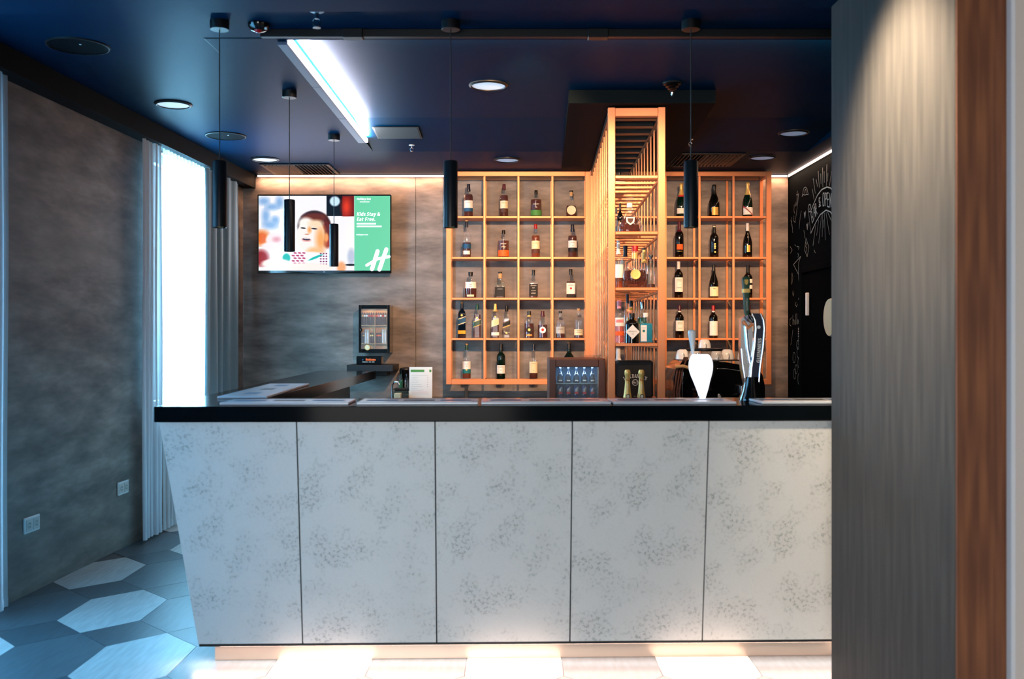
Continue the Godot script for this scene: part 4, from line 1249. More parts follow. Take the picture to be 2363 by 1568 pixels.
	rack_bottle("stout dark whisky bottle with black and gold crest label on the fourth shelf", 1221, 781, 719, 23, {"shape": "whisky", "glass": M.glass_clear, "liquid": M.amber_deep, "fill": 0.55, "cap": M.foil_black, "cap_from": 0.86, "seal": [[M.paper_black, 0.30, 0.030], [M.foil_gold, 0.31, 0.012]], "marks": [[M.paper_gold, 0.08, 0.14, 0.6], [M.paper_gold, 0.80, 0.86, 1.2]]})
	rack_bottle("stout dark whisky bottle with a red and white crest label and plum cap", 1252, 781, 719, 23, {"shape": "whisky", "glass": M.glass_clear, "liquid": M.amber_red, "fill": 0.50, "cap": M.foil_plum, "cap_from": 0.80, "seal": [[M.paper_white, 0.30, 0.030], [M.paper_red, 0.31, 0.013]]})
	rack_bottle("nearly empty whisky bottle with a pale pink label and black cap", 1293, 781, 719, 22, {"shape": "whisky", "glass": M.glass_clear, "liquid": M.amber_deep, "fill": 0.16, "cap": M.foil_black, "cap_from": 0.93, "marks": [[M.paper_grey, 0.18, 0.42, wide]], "lines": [0.36, 0.31]})
	rack_bottle("nearly empty whisky bottle with a cream label and cork top by the tower", 1335, 781, 713, 22, {"shape": "whisky", "glass": M.glass_clear, "liquid": M.amber_deep, "fill": 0.10, "cap": M.cork, "cap_from": 0.93, "marks": [[M.paper_cream, 0.10, 0.30, wide]], "lines": [0.24, 0.18]})
	# ---- bottom shelf
	rack_bottle("clear whisky bottle with white and teal label on the bottom shelf", 1077, 876, 797, 20, {"shape": "whisky", "glass": M.glass_clear, "liquid": M.amber, "fill": 0.16, "cap": M.foil_green, "cap_from": 0.86, "stopper": M.cork, "marks": [[M.paper_white, 0.29, 0.52, wide], [M.paper_teal, 0.16, 0.285, wide]], "text": [["GLENLIVET", 0.44, 0.0055, M.paper_black, 1], ["12", 0.37, 0.008, M.paper_black]], "seal": [[M.foil_gold, 0.27, 0.008]]})
	rack_bottle("dark green whisky bottle with a white label on the bottom shelf", 1156, 876, 794, 20, {"shape": "whisky", "glass": M.glass_green, "cap": M.foil_black, "cap_from": 0.80, "marks": [[M.paper_white, 0.15, 0.39, wide]], "text": [["Glenfiddich", 0.34, 0.006, M.paper_black, 1], ["12", 0.25, 0.008, M.paper_red]]})
	rack_bottle("clear bottle with a tall cream label over a little amber, bottom shelf", 1231, 876, 795, 20, {"shape": "whisky", "glass": M.glass_clear, "liquid": M.amber_deep, "fill": 0.16, "cap": M.foil_navy, "cap_from": 0.83, "marks": [[M.paper_cream, 0.17, 0.50, wide]], "text": [["TALISKER", 0.44, 0.006, M.paper_black], ["10", 0.25, 0.006, M.paper_black]]})
	rack_bottle("dark green bottle with a corked neck showing above the fridge", 1313, 876, 794, 24, {"shape": "tall", "glass": M.glass_green, "cap": M.foil_black, "cap_from": 0.84, "stopper": M.cork})

	# ---- wine rack, top shelf: champagne
	var champ := {"shape": "champagne", "glass": M.glass_green, "cap": M.foil_gold, "cap_from": 0.64}
	rack_bottle("champagne bottle with gold foil and white label half hidden by the pendant", 1572, 500, 424, 23, champ.merged({"marks": [[M.paper_white, 0.10, 0.26, wide], [M.paper_red, 0.60, 0.66, wide]]}))
	rack_bottle("black champagne bottle with a dull gold shield label on the top shelf", 1648, 500, 427, 25, {"shape": "champagne", "glass": M.glass_black, "cap": M.foil_black, "cap_from": 0.70, "marks": [[M.paper_gold, 0.06, 0.30, 0.62]]})
	rack_bottle("champagne bottle with gold foil and a red sash on its label", 1725, 500, 422, 23, champ.merged({"marks": [[M.paper_white, 0.07, 0.28, wide], [M.paper_red, 0.15, 0.20, wide, -0.9]]}))
	# ---- second shelf: reds
	rack_bottle("dark wine bottle with an orange picture label, second shelf beside the tower", 1567.5, 595, 512, 20, {"shape": "wine", "glass": M.glass_black, "cap": M.foil_plum, "cap_from": 0.72, "marks": [[M.paper_orange, 0.22, 0.37, 0.75], [M.paper_gold, 0.17, 0.185, 0.6]]})
	rack_bottle("dark wine bottle with gold print and a pale seal strip on the second shelf", 1648, 595, 521, 20, {"shape": "wine", "glass": M.glass_black, "cap": M.foil_black, "cap_from": 0.74, "marks": [[M.paper_cream, 0.95, 0.985, 1.0]], "seal": [[M.foil_gold, 0.42, 0.008], [M.foil_gold, 0.35, 0.009], [M.foil_gold, 0.29, 0.007], [M.foil_gold, 0.17, 0.008]]})
	rack_bottle("dark sloping wine bottle with narrow gold label and pale capsule, second shelf", 1725, 595, 516, 21, {"shape": "burgundy", "glass": M.glass_black, "cap": M.foil_white, "cap_from": 0.78, "marks": [[M.paper_gold, 0.16, 0.36, 0.35]]})
	# ---- third shelf
	rack_bottle("wine bottle with a tall white label and pale capsule on the third shelf", 1566, 689, 604, 20, {"shape": "wine", "glass": M.glass_black, "cap": M.foil_white, "cap_from": 0.79, "marks": [[M.paper_white, 0.17, 0.56, wide]], "lines": [0.50, 0.46, 0.27]})
	rack_bottle("sloping wine bottle with a cream label marked T and T on the third shelf", 1647, 689, 612, 21, {"shape": "burgundy", "glass": M.glass_black, "cap": M.foil_black, "cap_from": 0.82, "marks": [[M.paper_cream, 0.05, 0.34, wide]], "text": [["T&T", 0.28, 0.010, M.paper_black, 1]]})
	rack_bottle("wine bottle with white chequered label behind the dark tap handle", 1726, 689, 613, 20, {"shape": "wine", "glass": M.glass_black, "cap": M.foil_black, "cap_from": 0.78, "marks": [[M.paper_white, 0.46, 0.58, wide], [M.paper_black, 0.40, 0.455, wide], [M.paper_white, 0.28, 0.395, wide]]})
	# ---- fourth shelf
	rack_bottle("wine bottle with white label and dark red capsule on the fourth shelf", 1568, 782.5, 706, 20, {"shape": "wine", "glass": M.glass_black, "cap": M.foil_plum, "cap_from": 0.84, "marks": [[M.paper_white, 0.22, 0.54, wide], [M.foil_white, 0.80, 0.838, wide]], "lines": [0.47, 0.43, 0.30]})
	rack_bottle("wine bottle with white label, red cross emblem and bright red capsule", 1646, 782.5, 706, 20, {"shape": "wine", "glass": M.glass_black, "cap": M.foil_red, "cap_from": 0.84, "marks": [[M.paper_white, 0.08, 0.52, wide], [M.foil_white, 0.80, 0.838, wide]], "text": [["+", 0.36, 0.012, M.paper_red]]})
	rack_bottle("wine bottle with plum capsule peeping out behind the tall beer tap", 1728, 782.5, 704, 20, {"shape": "wine", "glass": M.glass_black, "cap": M.foil_plum, "cap_from": 0.82, "marks": [[M.paper_white, 0.2, 0.5, wide]]})

	# ---- tower, upper shelf and below
	tower_bottle("broad whisky bottle with white label on the tower's highest shelf", 1429, 398, 2.529, 28, 7.2, {"shape": "bourbon", "glass": M.glass_clear, "liquid": M.amber, "fill": 0.40, "flat": 0.7, "cap": M.foil_black, "cap_from": 0.86, "marks": [[M.paper_white, 0.42, 0.58, 1.1]]})
	var dec := bottle("bell shaped cognac decanter with glass wings and pale crest", Vector3((1453 - CX) * 6.58 / F, 2.1595, -6.58), 0.245, 0.073, {"shape": "decanter", "glass": M.glass_clear, "liquid": M.amber_red, "fill": 0.44, "flat": 0.55}, "bottles in the shelf tower")
	for s in [-1.0, 1.0]:
		put(dec, "glass_wing", tube([Vector3(s * 0.074, 0.015, 0), Vector3(s * 0.077, 0.05, 0), Vector3(s * 0.070, 0.085, 0), Vector3(s * 0.052, 0.115, 0)], 0.007, 8), M.spirit_clear)
	put(dec, "crest", extrude([Vector2(-0.030, 0.022), Vector2(0.030, 0.022), Vector2(0.026, -0.012), Vector2(0.0, -0.032), Vector2(-0.026, -0.012)], 0.002), M.paper_white, Vector3(0, 0.085, 0.042))
	put(dec, "crest_heart", extrude([Vector2(-0.020, 0.013), Vector2(0.020, 0.013), Vector2(0.017, -0.007), Vector2(0.0, -0.021), Vector2(-0.017, -0.007)], 0.002), M.paper_brown, Vector3(0, 0.086, 0.0435))
	put(dec, "neck_collar", cyl(0.019, 0.03, 16), M.paper_white, Vector3(0, 0.175, 0))
	tower_bottle("tall black bottle with white lettering beside the winged decanter", 1431, 470, 2.159, 15, 6.9, {"shape": "tall", "glass": M.glass_black, "cap": M.foil_black, "cap_from": 0.84, "marks": [[M.paper_white, 0.40, 0.45, 0.8]]})
	tower_bottle("small clear bottle with a blue label at the tower's post, beside the black one", 1422, 482, 2.159, 14, 7.15, {"shape": "tall", "glass": M.glass_clear, "liquid": M.spirit_clear, "fill": 0.5, "cap": M.foil_navy, "cap_from": 0.86, "marks": [[M.paper_blue, 0.2, 0.45, 1.1]]})
	# cognac shelf
	var xo := bottle("round ribbed cognac bottle with a big gold medallion and red cap", Vector3((1465 - CX) * 6.56 / F, 1.7895, -6.56), 0.284, 0.082, {"shape": "round", "glass": M.glass_clear, "liquid": M.amber_red, "fill": 0.42, "flat": 0.5, "cap": M.foil_red, "cap_from": 0.88, "cap_r": 0.27, "marks": [[M.foil_gold, 0.70, 0.84, 1.4]]}, "bottles in the shelf tower")
	put(xo, "medallion", lathe([[0.031, 0.0], [0.034, 0.003], [0.031, 0.006], [0.02, 0.005]], 28), M.foil_gold, Vector3(0, 0.092, 0.042), Vector3(PI / 2, 0, 0))
	for k in 20:
		var a := TAU * k / 20
		put(xo, "glass_rib", tube([Vector3(0.040 * cos(a), 0.092 + 0.040 * sin(a), 0.040), Vector3(0.062 * cos(a), 0.092 + 0.060 * sin(a), 0.030)], 0.0035, 6), M.spirit_clear)
	tower_bottle("bottle with white capsule and pale label at the tower's post, cognac shelf", 1427, 556, 1.789, 23, 6.6, {"shape": "tall", "glass": M.glass_clear, "liquid": M.amber, "fill": 0.22, "cap": M.foil_white, "cap_from": 0.72, "marks": [[M.paper_white, 0.22, 0.50, wide], [M.paper_brown, 0.15, 0.20, wide]]})
	tower_bottle("clear bottle with a tall navy cap behind the ribbed cognac bottle", 1443, 568, 1.789, 26, 6.85, {"shape": "tall", "glass": M.glass_smoke, "liquid": M.amber_deep, "fill": 0.30, "cap": M.foil_navy, "cap_from": 0.76, "cap_r": 0.40})
	tower_bottle("bottle with a long gold neck foil behind the ribbed cognac bottle", 1486, 578, 1.789, 22, 6.8, {"shape": "tall", "glass": M.glass_clear, "liquid": M.amber_deep, "fill": 0.40, "cap": M.foil_gold, "cap_from": 0.68, "stopper": M.foil_black})
	tower_bottle("slim clear decanter with dark stopper and a little dark spirit", 1502, 590, 1.789, 20, 6.58, {"shape": "tall", "glass": M.glass_smoke, "liquid": M.amber_deep, "fill": 0.13, "cap": M.steel_dark, "cap_from": 0.90, "cap_r": 0.46})
	# gin shelf
	tower_bottle("pink gin bottle with coral cap and white label beside the tower's post", 1429, 695, 1.42, 25, 6.58, {"shape": "apothecary", "glass": M.glass_clear, "liquid": M.spirit_pink, "fill": 0.55, "cap": M.paper_pink, "cap_from": 0.82, "marks": [[M.paper_white, 0.40, 0.60, wide], [M.paper_pink, 0.48, 0.56, 0.8], [M.paper_orange, 0.18, 0.28, wide]], "text": [["GORDON'S", 0.52, 0.007, M.paper_red]]})
	tower_bottle("squat black gin bottle with a white diamond label", 1458, 724, 1.42, 32, 6.52, {"shape": "apothecary", "glass": M.glass_black, "cap": M.foil_black, "cap_from": 0.86})
	var hk: Node3D = get_child(get_child_count() - 1)
	put(hk, "label", extrude([Vector2(-0.047, 0), Vector2(0, 0.048), Vector2(0.047, 0), Vector2(0, -0.048)], 0.0016), M.paper_white, Vector3(0, 0.076, 0.0475))
	letters(hk, "HENDRICK'S", 0.008, Vector3(0, 0.078, 0.0489), M.paper_black, {"squeeze": 0.9})
	letters(hk, "GIN", 0.007, Vector3(0, 0.062, 0.0489), M.paper_black)
	tower_bottle("square turquoise gin bottle with a narrow white label", 1490, 723, 1.42, 31, 6.53, {"shape": "jug", "q": 1.0, "flat": 0.7, "glass": M.glass_clear, "liquid": M.spirit_blue, "fill": 0.66, "cap": M.foil_white, "cap_from": 0.86, "marks": []})
	var bs: Node3D = get_child(get_child_count() - 1)
	put(bs, "label", cbox(Vector3(0.040, 0.108, 0.0012), 0.0003), M.paper_white, Vector3(-0.017, 0.066, 0.0325))
	letters(bs.get_node("label"), "BOMBAY", 0.006, Vector3(0, 0.036, 0.0009), M.paper_blue, {"squeeze": 0.9})
	put(bs.get_node("label"), "portrait", lathe([[0.009, 0.0], [0.009, 0.0006]], 20), M.paper_teal, Vector3(0, 0.016, 0.0006), Vector3(PI / 2, 0, 0))
	tower_bottle("clear bottle with steel cap behind the turquoise gin", 1482, 698, 1.42, 22, 6.8, {"shape": "tall", "glass": M.glass_smoke, "liquid": M.spirit_green, "fill": 0.62, "cap": M.steel, "cap_from": 0.84, "cap_r": 0.42, "marks": [[M.paper_white, 0.3, 0.45, 1.0]]})
	tower_bottle("bottle with yellow and black cap behind the black gin", 1456, 695, 1.42, 24, 6.82, {"shape": "tall", "glass": M.glass_clear, "liquid": M.spirit_yellow, "fill": 0.60, "cap": M.foil_black, "cap_from": 0.86, "marks": [[M.paper_yellow, 0.78, 0.84, 1.4], [M.paper_yellow, 0.30, 0.50, 1.0]]})
	tower_bottle("tall bottle with dark pointed stopper at the back of the gin shelf", 1448, 680, 1.42, 18, 7.05, {"shape": "tall", "glass": M.glass_smoke, "liquid": M.spirit_clear, "fill": 0.5, "cap": M.foil_navy, "cap_from": 0.82})
	tower_bottle("small cork topped bottle at the back of the gin shelf", 1470, 708, 1.42, 16, 7.1, {"shape": "pear", "glass": M.glass_clear, "liquid": M.spirit_green, "fill": 0.5, "cap": M.cork, "cap_from": 0.86})
	tower_bottle("black bottle with a white neck label standing behind the gift box", 1427, 803, 1.05, 26, 6.95, {"shape": "wine", "glass": M.glass_black, "cap": M.foil_white, "cap_from": 0.72})

	# gift box in the lowest bay
	var bx := thing("gift_box", "black gift box with white arched lettering in the tower's lowest bay", "gift box", Vector3(0.806, 1.0505, -6.62), -0.0285)
	bar(bx, "box", Vector3(-0.123, 0, -0.06), Vector3(0.120, 0.253, 0.06), M.paper_black, 0.012)
	letters(bx, "JACK DANIEL'S", 0.024, Vector3(0.0, 0.148, 0.0608), M.paper_white, {"arc": 0.16, "weight": 700, "squeeze": 0.62, "font": "Droid Serif"})
	put(bx, "emblem", lathe([[0.021, 0.0], [0.021, 0.0008]], 28), M.paper_white, Vector3(0, 0.105, 0.0602), Vector3(PI / 2, 0, 0))
	put(bx, "emblem_field", lathe([[0.0175, 0.0], [0.0175, 0.0008]], 28), M.paper_black, Vector3(0, 0.105, 0.0608), Vector3(PI / 2, 0, 0))
	letters(bx, "No.7", 0.014, Vector3(0, 0.105, 0.0620), M.paper_white, {"weight": 700, "squeeze": 0.7})
	letters(bx, "OLD No.7", 0.005, Vector3(0, 0.012, 0.0608), M.paper_white, {"squeeze": 0.7})

	# pair of small champagne bottles before the tower
	for s in [[1448, "gold foiled champagne bottle before the gift box, nearer the fridge"], [1480, "gold foiled champagne bottle before the gift box, nearer the coffee machine"]]:
		var d := 6.2
		var b := bottle(s[1], Vector3((s[0] - CX) * d / F, 0.9305, -d), 0.322, 0.042, {"shape": "slim", "glass": M.glass_green, "cap": M.foil_gold, "cap_from": 0.46, "marks": [[M.paper_white, 0.08, 0.30, 1.1], [M.paper_red, 0.79, 0.805, 0.8, -0.4]], "seal": [[M.paper_brown, 0.485, 0.0145], [M.paper_cream, 0.485, 0.010]]}, "champagne before the tower")
		letters(b, "MUMM", 0.009, Vector3(0, 0.215, 0.0195), M.paper_white, {"rot": Vector3(0, 0, PI / 2)})

# ------------------------------------------------------------------ fridge, coffee machine, taps
func build_appliances() -> void:
	var fr := thing("mini_fridge", "small brown fridge with a glass door full of cans and bottles", "fridge", Vector3(0.4165, 0.7405, -6.62))
	var w := 0.19
	var h := 0.574
	for s in [-1.0, 1.0]:
		bar(fr, "side_panel", Vector3(s * w, 0, -0.4), Vector3(s * (w - 0.02), h, 0.0), M.fridge_brown, 0.003)
		bar(fr, "door_frame", Vector3(s * w, 0.005, 0.002), Vector3(s * (w - 0.045), h - 0.004, 0.03), M.fridge_brown, 0.003)
	bar(fr, "top_panel", Vector3(-w + 0.0205, h - 0.02, -0.4), Vector3(w - 0.0205, h, 0), M.fridge_brown, 0.003)
	bar(fr, "bottom_panel", Vector3(-w + 0.0205, 0, -0.4), Vector3(w - 0.0205, 0.02, 0), M.fridge_brown, 0.003)
	bar(fr, "back_panel", Vector3(-w + 0.021, 0.0205, -0.4), Vector3(w - 0.021, h - 0.0205, -0.385), M.paper_blue, 0.002)
	bar(fr, "door_frame", Vector3(-w + 0.0455, h - 0.055, 0.002), Vector3(w - 0.0455, h - 0.004, 0.03), M.fridge_brown, 0.003)
	bar(fr, "door_frame", Vector3(-w + 0.0455, 0.005, 0.002), Vector3(w - 0.0455, 0.05, 0.03), M.fridge_brown, 0.003)
	bar(fr, "door_glass", Vector3(-w + 0.046, 0.051, 0.012), Vector3(w - 0.046, h - 0.056, 0.016), M.window_glass, 0.0006)
	bar(fr, "seal", Vector3(w - 0.053, 0.05, 0.0165), Vector3(w - 0.0465, h - 0.056, 0.022), M.steel, 0.001)
	bar(fr, "led_strip", Vector3(-0.12, h - 0.055, -0.06), Vector3(0.06, h - 0.047, -0.03), M.screen_white, 0.001)
	for y in [0.16, 0.285, 0.405]:
		bar(fr, "shelf", Vector3(-w + 0.022, y - 0.004, -0.384), Vector3(w - 0.022, y, -0.01), M.steel_dark, 0.001)
	area("fridge_lamp", Vector3(0.4165, 0.7405 + h - 0.06, -6.70), Vector3(0, -1, -0.1), Vector2(0.26, 0.06), Color(0.75, 0.9, 1.0), 0.4)
	# what stands in it
	for k in 5:
		var x := 0.4165 - 0.11 + 0.055 * k
		var t := bottle(["slim steel blue bottle at the hinge end of the fridge's upper row", "slim steel blue bottle second in the fridge's upper row", "slim steel blue bottle in the middle of the fridge's upper row", "slim steel blue bottle fourth in the fridge's upper row", "slim steel blue bottle beside the fridge's bright seal"][k], Vector3(x, 0.7405 + 0.4055, -6.70), 0.108, 0.022, {"shape": "pear", "glass": M.glass_navy, "cap": M.foil_navy, "cap_from": 0.90, "marks": [[M.paper_grey, 0.12, 0.60, 0.55]]}, "drinks in the small fridge")
		var c := thing("drink_can", ["blue energy drink can at the hinge end of the fridge", "blue energy drink can second along the fridge shelf", "blue energy drink can in the middle of the fridge shelf", "blue energy drink can fourth along the fridge shelf", "blue energy drink can beside the fridge's bright seal"][k], "can", Vector3(x, 0.7405 + 0.286, -6.70), 0.0, "drinks in the small fridge")
		put(c, "can_body", lathe([[0.020, 0.0], [0.0255, 0.006], [0.0255, 0.100], [0.0205, 0.108]], 20), M.can_blue)
		put(c, "can_lid", lathe([[0.0205, 0.1081], [0.0195, 0.1095]], 20), M.steel)
		put(c, "print", patch(0.0255, 0.0255, 0.045, 0.085, 0.5, 0.0, 1.0), M.steel)
		put(c, "print", patch(0.0258, 0.0258, 0.045, 0.06, 0.5, 0.0, 0.0), M.paper_red)
		if k != 2:
			bottle(["small clear bottle with white cap at the fridge's hinge end, lowest row", "small clear bottle with white cap second in the lowest fridge row", "", "small bottle with white and blue cap in the lowest fridge row", "small clear bottle with white cap nearest the seal in the lowest row"][k], Vector3(x, 0.7405 + 0.161, -6.68), 0.114, 0.02, {"shape": "tall", "glass": M.glass_clear, "liquid": M.spirit_clear, "fill": 0.6, "cap": M.foil_white, "cap_from": 0.70, "cap_r": 0.55}, "drinks in the small fridge")
	var dish := thing("glass_dish", "shallow glass dish on top of the small fridge", "dish", Vector3(0.52, 0.7405 + h + 0.0005, -6.80))
	put(dish, "bowl", lathe([[0.04, 0.0], [0.075, 0.012], [0.085, 0.02], [0.083, 0.021], [0.07, 0.012], [0.02, 0.006]], 28), M.glass_clear)

	# coffee machine
	var cm := thing("coffee_machine", "black rounded espresso machine behind the beer taps", "coffee machine", Vector3(1.43, 0.9105, -7.16))
	cm.position.x = 1.46
	cm.scale.x = 0.88
	put(cm, "body", extrude([Vector2(-0.36, 0.04), Vector2(-0.36, 0.22), Vector2(-0.34, 0.30), Vector2(-0.29, 0.355), Vector2(-0.2, 0.375), Vector2(0.05, 0.37), Vector2(0.30, 0.33), Vector2(0.34, 0.28), Vector2(0.36, 0.20), Vector2(0.36, 0.04)], 0.42), M.black_gloss)
	put(cm, "side_cheek", extrude([Vector2(-0.375, 0.0), Vector2(-0.385, 0.24), Vector2(-0.365, 0.32), Vector2(-0.31, 0.38), Vector2(-0.27, 0.385), Vector2(-0.305, 0.30), Vector2(-0.315, 0.0)], 0.46), M.black_gloss)
	put(cm, "chrome_line", tube([Vector3(-0.12, 0.325, 0.213), Vector3(0.05, 0.322, 0.213), Vector3(0.30, 0.290, 0.213)], 0.004, 8), M.steel)
	for x in [-0.345, -0.315]:
		put(cm, "chrome_trim", tube([Vector3(x, 0.06, 0.234), Vector3(x, 0.24, 0.234), Vector3(x + 0.012, 0.30, 0.234)], 0.004, 8), M.steel)
	bar(cm, "drip_tray", Vector3(-0.30, 0.0, 0.02), Vector3(0.34, 0.05, 0.30), M.steel_dark, 0.004)
	for x in [-0.14, 0.16]:
		put(cm, "group_head", cyl(0.035, 0.06, 20), M.steel, Vector3(x, 0.15, 0.24))
		put(cm, "portafilter", tube([Vector3(x, 0.14, 0.25), Vector3(x, 0.13, 0.33), Vector3(x, 0.12, 0.40)], 0.012, 10), M.black_gloss)
	put(cm, "gauge", cyl(0.022, 0.012, 20), M.paper_white, Vector3(-0.02, 0.12, 0.211), Vector3(PI / 2, 0, 0))
	put(cm, "gauge_rim", lathe([[0.022, 0.0], [0.027, 0.004], [0.027, 0.012], [0.023, 0.014]], 20, false, false), M.steel, Vector3(-0.02, 0.12, 0.2105), Vector3(PI / 2, 0, 0))
	put(cm, "steam_wand", tube([Vector3(0.29, 0.26, 0.22), Vector3(0.25, 0.25, 0.27), Vector3(0.215, 0.18, 0.29), Vector3(0.21, 0.07, 0.29)], 0.007, 8), M.steel)
	bar(cm, "cup_rail", Vector3(-0.30, 0.378, -0.19), Vector3(0.24, 0.386, 0.19), M.black_paint, 0.002)
	# grinder hopper before it
	var gr := thing("coffee_grinder", "coffee grinder whose clear hopper holds dark beans, behind the glowing tap", "grinder", Vector3(1.29, 0.9105, -6.66))
	put(gr, "base", cbox(Vector3(0.16, 0.20, 0.12), 0.012), M.black_gloss, Vector3(0, 0.1005, 0))
	put(gr, "throat", lathe([[0.045, 0.2], [0.045, 0.25]], 20), M.black_paint)
	put(gr, "beans", lathe([[0.043, 0.2505], [0.10, 0.385], [0.098, 0.39]], 24), M.coffee_beans)
	put(gr, "hopper", lathe([[0.046, 0.2505], [0.115, 0.425], [0.117, 0.455]], 28, false, false), M.glass_smoke)
	put(gr, "hopper_lid", lathe([[0.119, 0.4555], [0.121, 0.46], [0.121, 0.47], [0.115, 0.474]], 28), M.black_paint)
	var jug := thing("milk_jug", "steel milk jug beside the espresso machine's gauge", "jug", Vector3(1.475, 0.9105, -6.63))
	put(jug, "jug_body", lathe([[0.045, 0.0], [0.05, 0.006], [0.052, 0.05], [0.042, 0.09], [0.053, 0.125], [0.050, 0.126], [0.04, 0.092]], 26, true, false), M.steel)
	put(jug, "handle", tube([Vector3(0.05, 0.11, 0), Vector3(0.085, 0.10, 0), Vector3(0.09, 0.05, 0), Vector3(0.05, 0.03, 0)], 0.005, 8), M.steel)
	var cloth := thing("leather_strap", "brown leather strap looped beside the espresso machine", "strap", Vector3(1.122, 0.9105, -6.76))
	for k in 3:
		var o := 0.018 * k
		put(cloth, "strap", tube([Vector3(-0.012 + o, 0.007, 0.04), Vector3(-0.03 + o, 0.17, 0.035), Vector3(-0.005 + o, 0.32, 0.02), Vector3(0.05 + o * 0.5, 0.41, 0.0)], 0.007, 8), M.paper_brown)
	put(cloth, "wooden_grip", tube([Vector3(-0.02, 0.345, 0.035), Vector3(0.03, 0.35, 0.045), Vector3(0.075, 0.338, 0.045)], 0.012, 10), M.cork)
	var cups := [[1575, 800, 0.05, "white cup at the tower end of the espresso machine's top"], [1600, 795, 0.045, "white cup behind the grinder hopper, nearer the tower"], [1626, 783, 0.046, "white cup upside down on top of another behind the hopper"], [1650, 797, 0.045, "white cup behind the hopper, nearer the tall tap"], [1678, 815, 0.05, "large white cup upside down on the espresso machine"], [1712, 818, 0.045, "white cup at the far end of the espresso machine's top"]]
	for c in cups:
		var d := 7.16
		var y := 0.9105 + 0.3865
		var x: float = (c[0] - CX) * d / F
		if c[1] == 783:
			y += 0.0735
		var cu := thing("cup", c[3], "cup", Vector3(x, y, -d + (0.06 if c[2] < 0.046 else 0.0)), 0.0, "white cups on the espresso machine")
		put(cu, "cup_body", lathe([[c[2], 0.0], [c[2] * 1.0, 0.004], [c[2] * 0.95, 0.035], [c[2] * 0.74, 0.064], [c[2] * 0.45, 0.072]], 24, true, true), M.white_china)
		put(cu, "handle", tube([Vector3(0, 0.012, c[2] * 0.9), Vector3(0, 0.014, c[2] * 1.35), Vector3(0, 0.04, c[2] * 1.3), Vector3(0, 0.045, c[2] * 0.75)], 0.005, 6), M.white_china)

	# beer tap with the glowing teardrop
	var d := 4.62
	var k := d / F
	var base := Vector3((1617 - CX) * k, 1.1685, -d)
	var tp := thing("beer_tap", "beer tap with a glowing white teardrop lens and white handle", "beer tap", base)
	var top_of := func(py): return EYE - (py - CY) * k - base.y
	put(tp, "foot", lathe([[0.035, 0.0], [0.036, 0.006], [0.018, 0.012], [0.012, 0.02]], 24), M.steel)
	put(tp, "stem", tube([Vector3(0, 0.015, 0), Vector3(0, 0.12, -0.025), Vector3(-0.01, 0.22, -0.03)], 0.011, 12), M.steel)
	var top: float = top_of.call(817.6)
	var drop := []
	var rim := [[520, 800, 642], [490, 835, 672], [465, 868, 730], [448, 886, 800], [445, 890, 870], [452, 886, 940], [470, 875, 1000], [497, 856, 1075], [530, 835, 1150], [560, 817, 1225], [590, 800, 1300], [625, 770, 1400], [655, 745, 1485]]
	for e in rim:
		drop.append(Vector2((1535.0 + e[1] / 8.25 - 1617.0) * k, top_of.call(740.0 + e[2] / 8.25)))
	for i in rim.size():
		var e: Array = rim[rim.size() - 1 - i]
		drop.append(Vector2((1535.0 + e[0] / 8.25 - 1617.0) * k, top_of.call(740.0 + e[2] / 8.25)))
	put(tp, "glowing_lens", extrude(drop, 0.022), M.tap_glow, Vector3(0, 0, 0.012))
	put(tp, "handle", lathe([[0.006, 0.0], [0.012, 0.05], [0.018, 0.09], [0.019, 0.104], [0.016, 0.112], [0.006, 0.116]], 20), M.white_plastic, Vector3(-0.034, top + 0.0, -0.018), Vector3(0.0, 0, 0.05))
	put(tp, "handle_collar", cyl(0.008, 0.05, 12), M.steel, Vector3(-0.03, top - 0.05, -0.02))
	area("tap_lens_light", base + Vector3(0, 0.13, 0.03), Vector3(0, 0, 1), Vector2(0.08, 0.15), Color(0.97, 0.97, 1.0), 0.02)

	# tall tap column with chrome fascia and a dark handle
	var b2 := Vector3((1737 - CX) * k, 1.1685, -d)
	var tt := thing("beer_tower", "tall chrome beer tap column with polished edges and a dark green handle", "beer tap", b2)
	var q := func(px, py): return Vector2((px - 1737.0) * k, EYE - (py - CY) * k - b2.y)
	put(tt, "base", lathe([[0.062, 0.0], [0.06, 0.01], [0.045, 0.05], [0.036, 0.10], [0.034, 0.11]], 28), M.black_gloss, Vector3(-0.004, 0, 0))
	var curve := [[1740, 886], [1743, 850], [1750, 800], [1753, 760], [1751, 740], [1744, 724]]
	var inner := []
	for c in curve:
		inner.append(q.call(c[0], c[1]))
	var strip_of := func(dx0, dx1):
		var o := []
		for p in inner:
			o.append(p + Vector2(dx0, 0))
		var rev := inner.duplicate()
		rev.reverse()
		for p in rev:
			o.append(p + Vector2(dx1, 0))
		return o
	put(tt, "fascia", extrude(strip_of.call(-0.020, 0.014), 0.03), M.foil_navy, Vector3(0, 0, 0.01))
	for dx in [-0.023, 0.017]:
		var rod := []
		for p in inner:
			rod.append(Vector3(p.x + dx, p.y, 0.022))
		put(tt, "polished_edge", tube(rod, 0.0055, 12), M.chrome)
	letters(tt, "GUINNESS", 0.017, Vector3(0.024, 0.235, 0.0262), M.paper_white, {"rot": Vector3(0, 0, PI / 2 - 0.06), "weight": 700})
	put(tt, "emblem", cyl(0.008, 0.002, 16), M.paper_white, Vector3(0.022, 0.345, 0.026), Vector3(PI / 2, 0, 0))
	var back := [[1709, 735], [1722, 728], [1735, 745], [1737, 800], [1730, 850], [1724, 886], [1718, 886], [1711, 850], [1708, 800]]
	var bo := []
	for c in back:
		bo.append(q.call(c[0], c[1]))
	put(tt, "chrome_shell", extrude(bo, 0.05), M.chrome, Vector3(0, 0, -0.012))
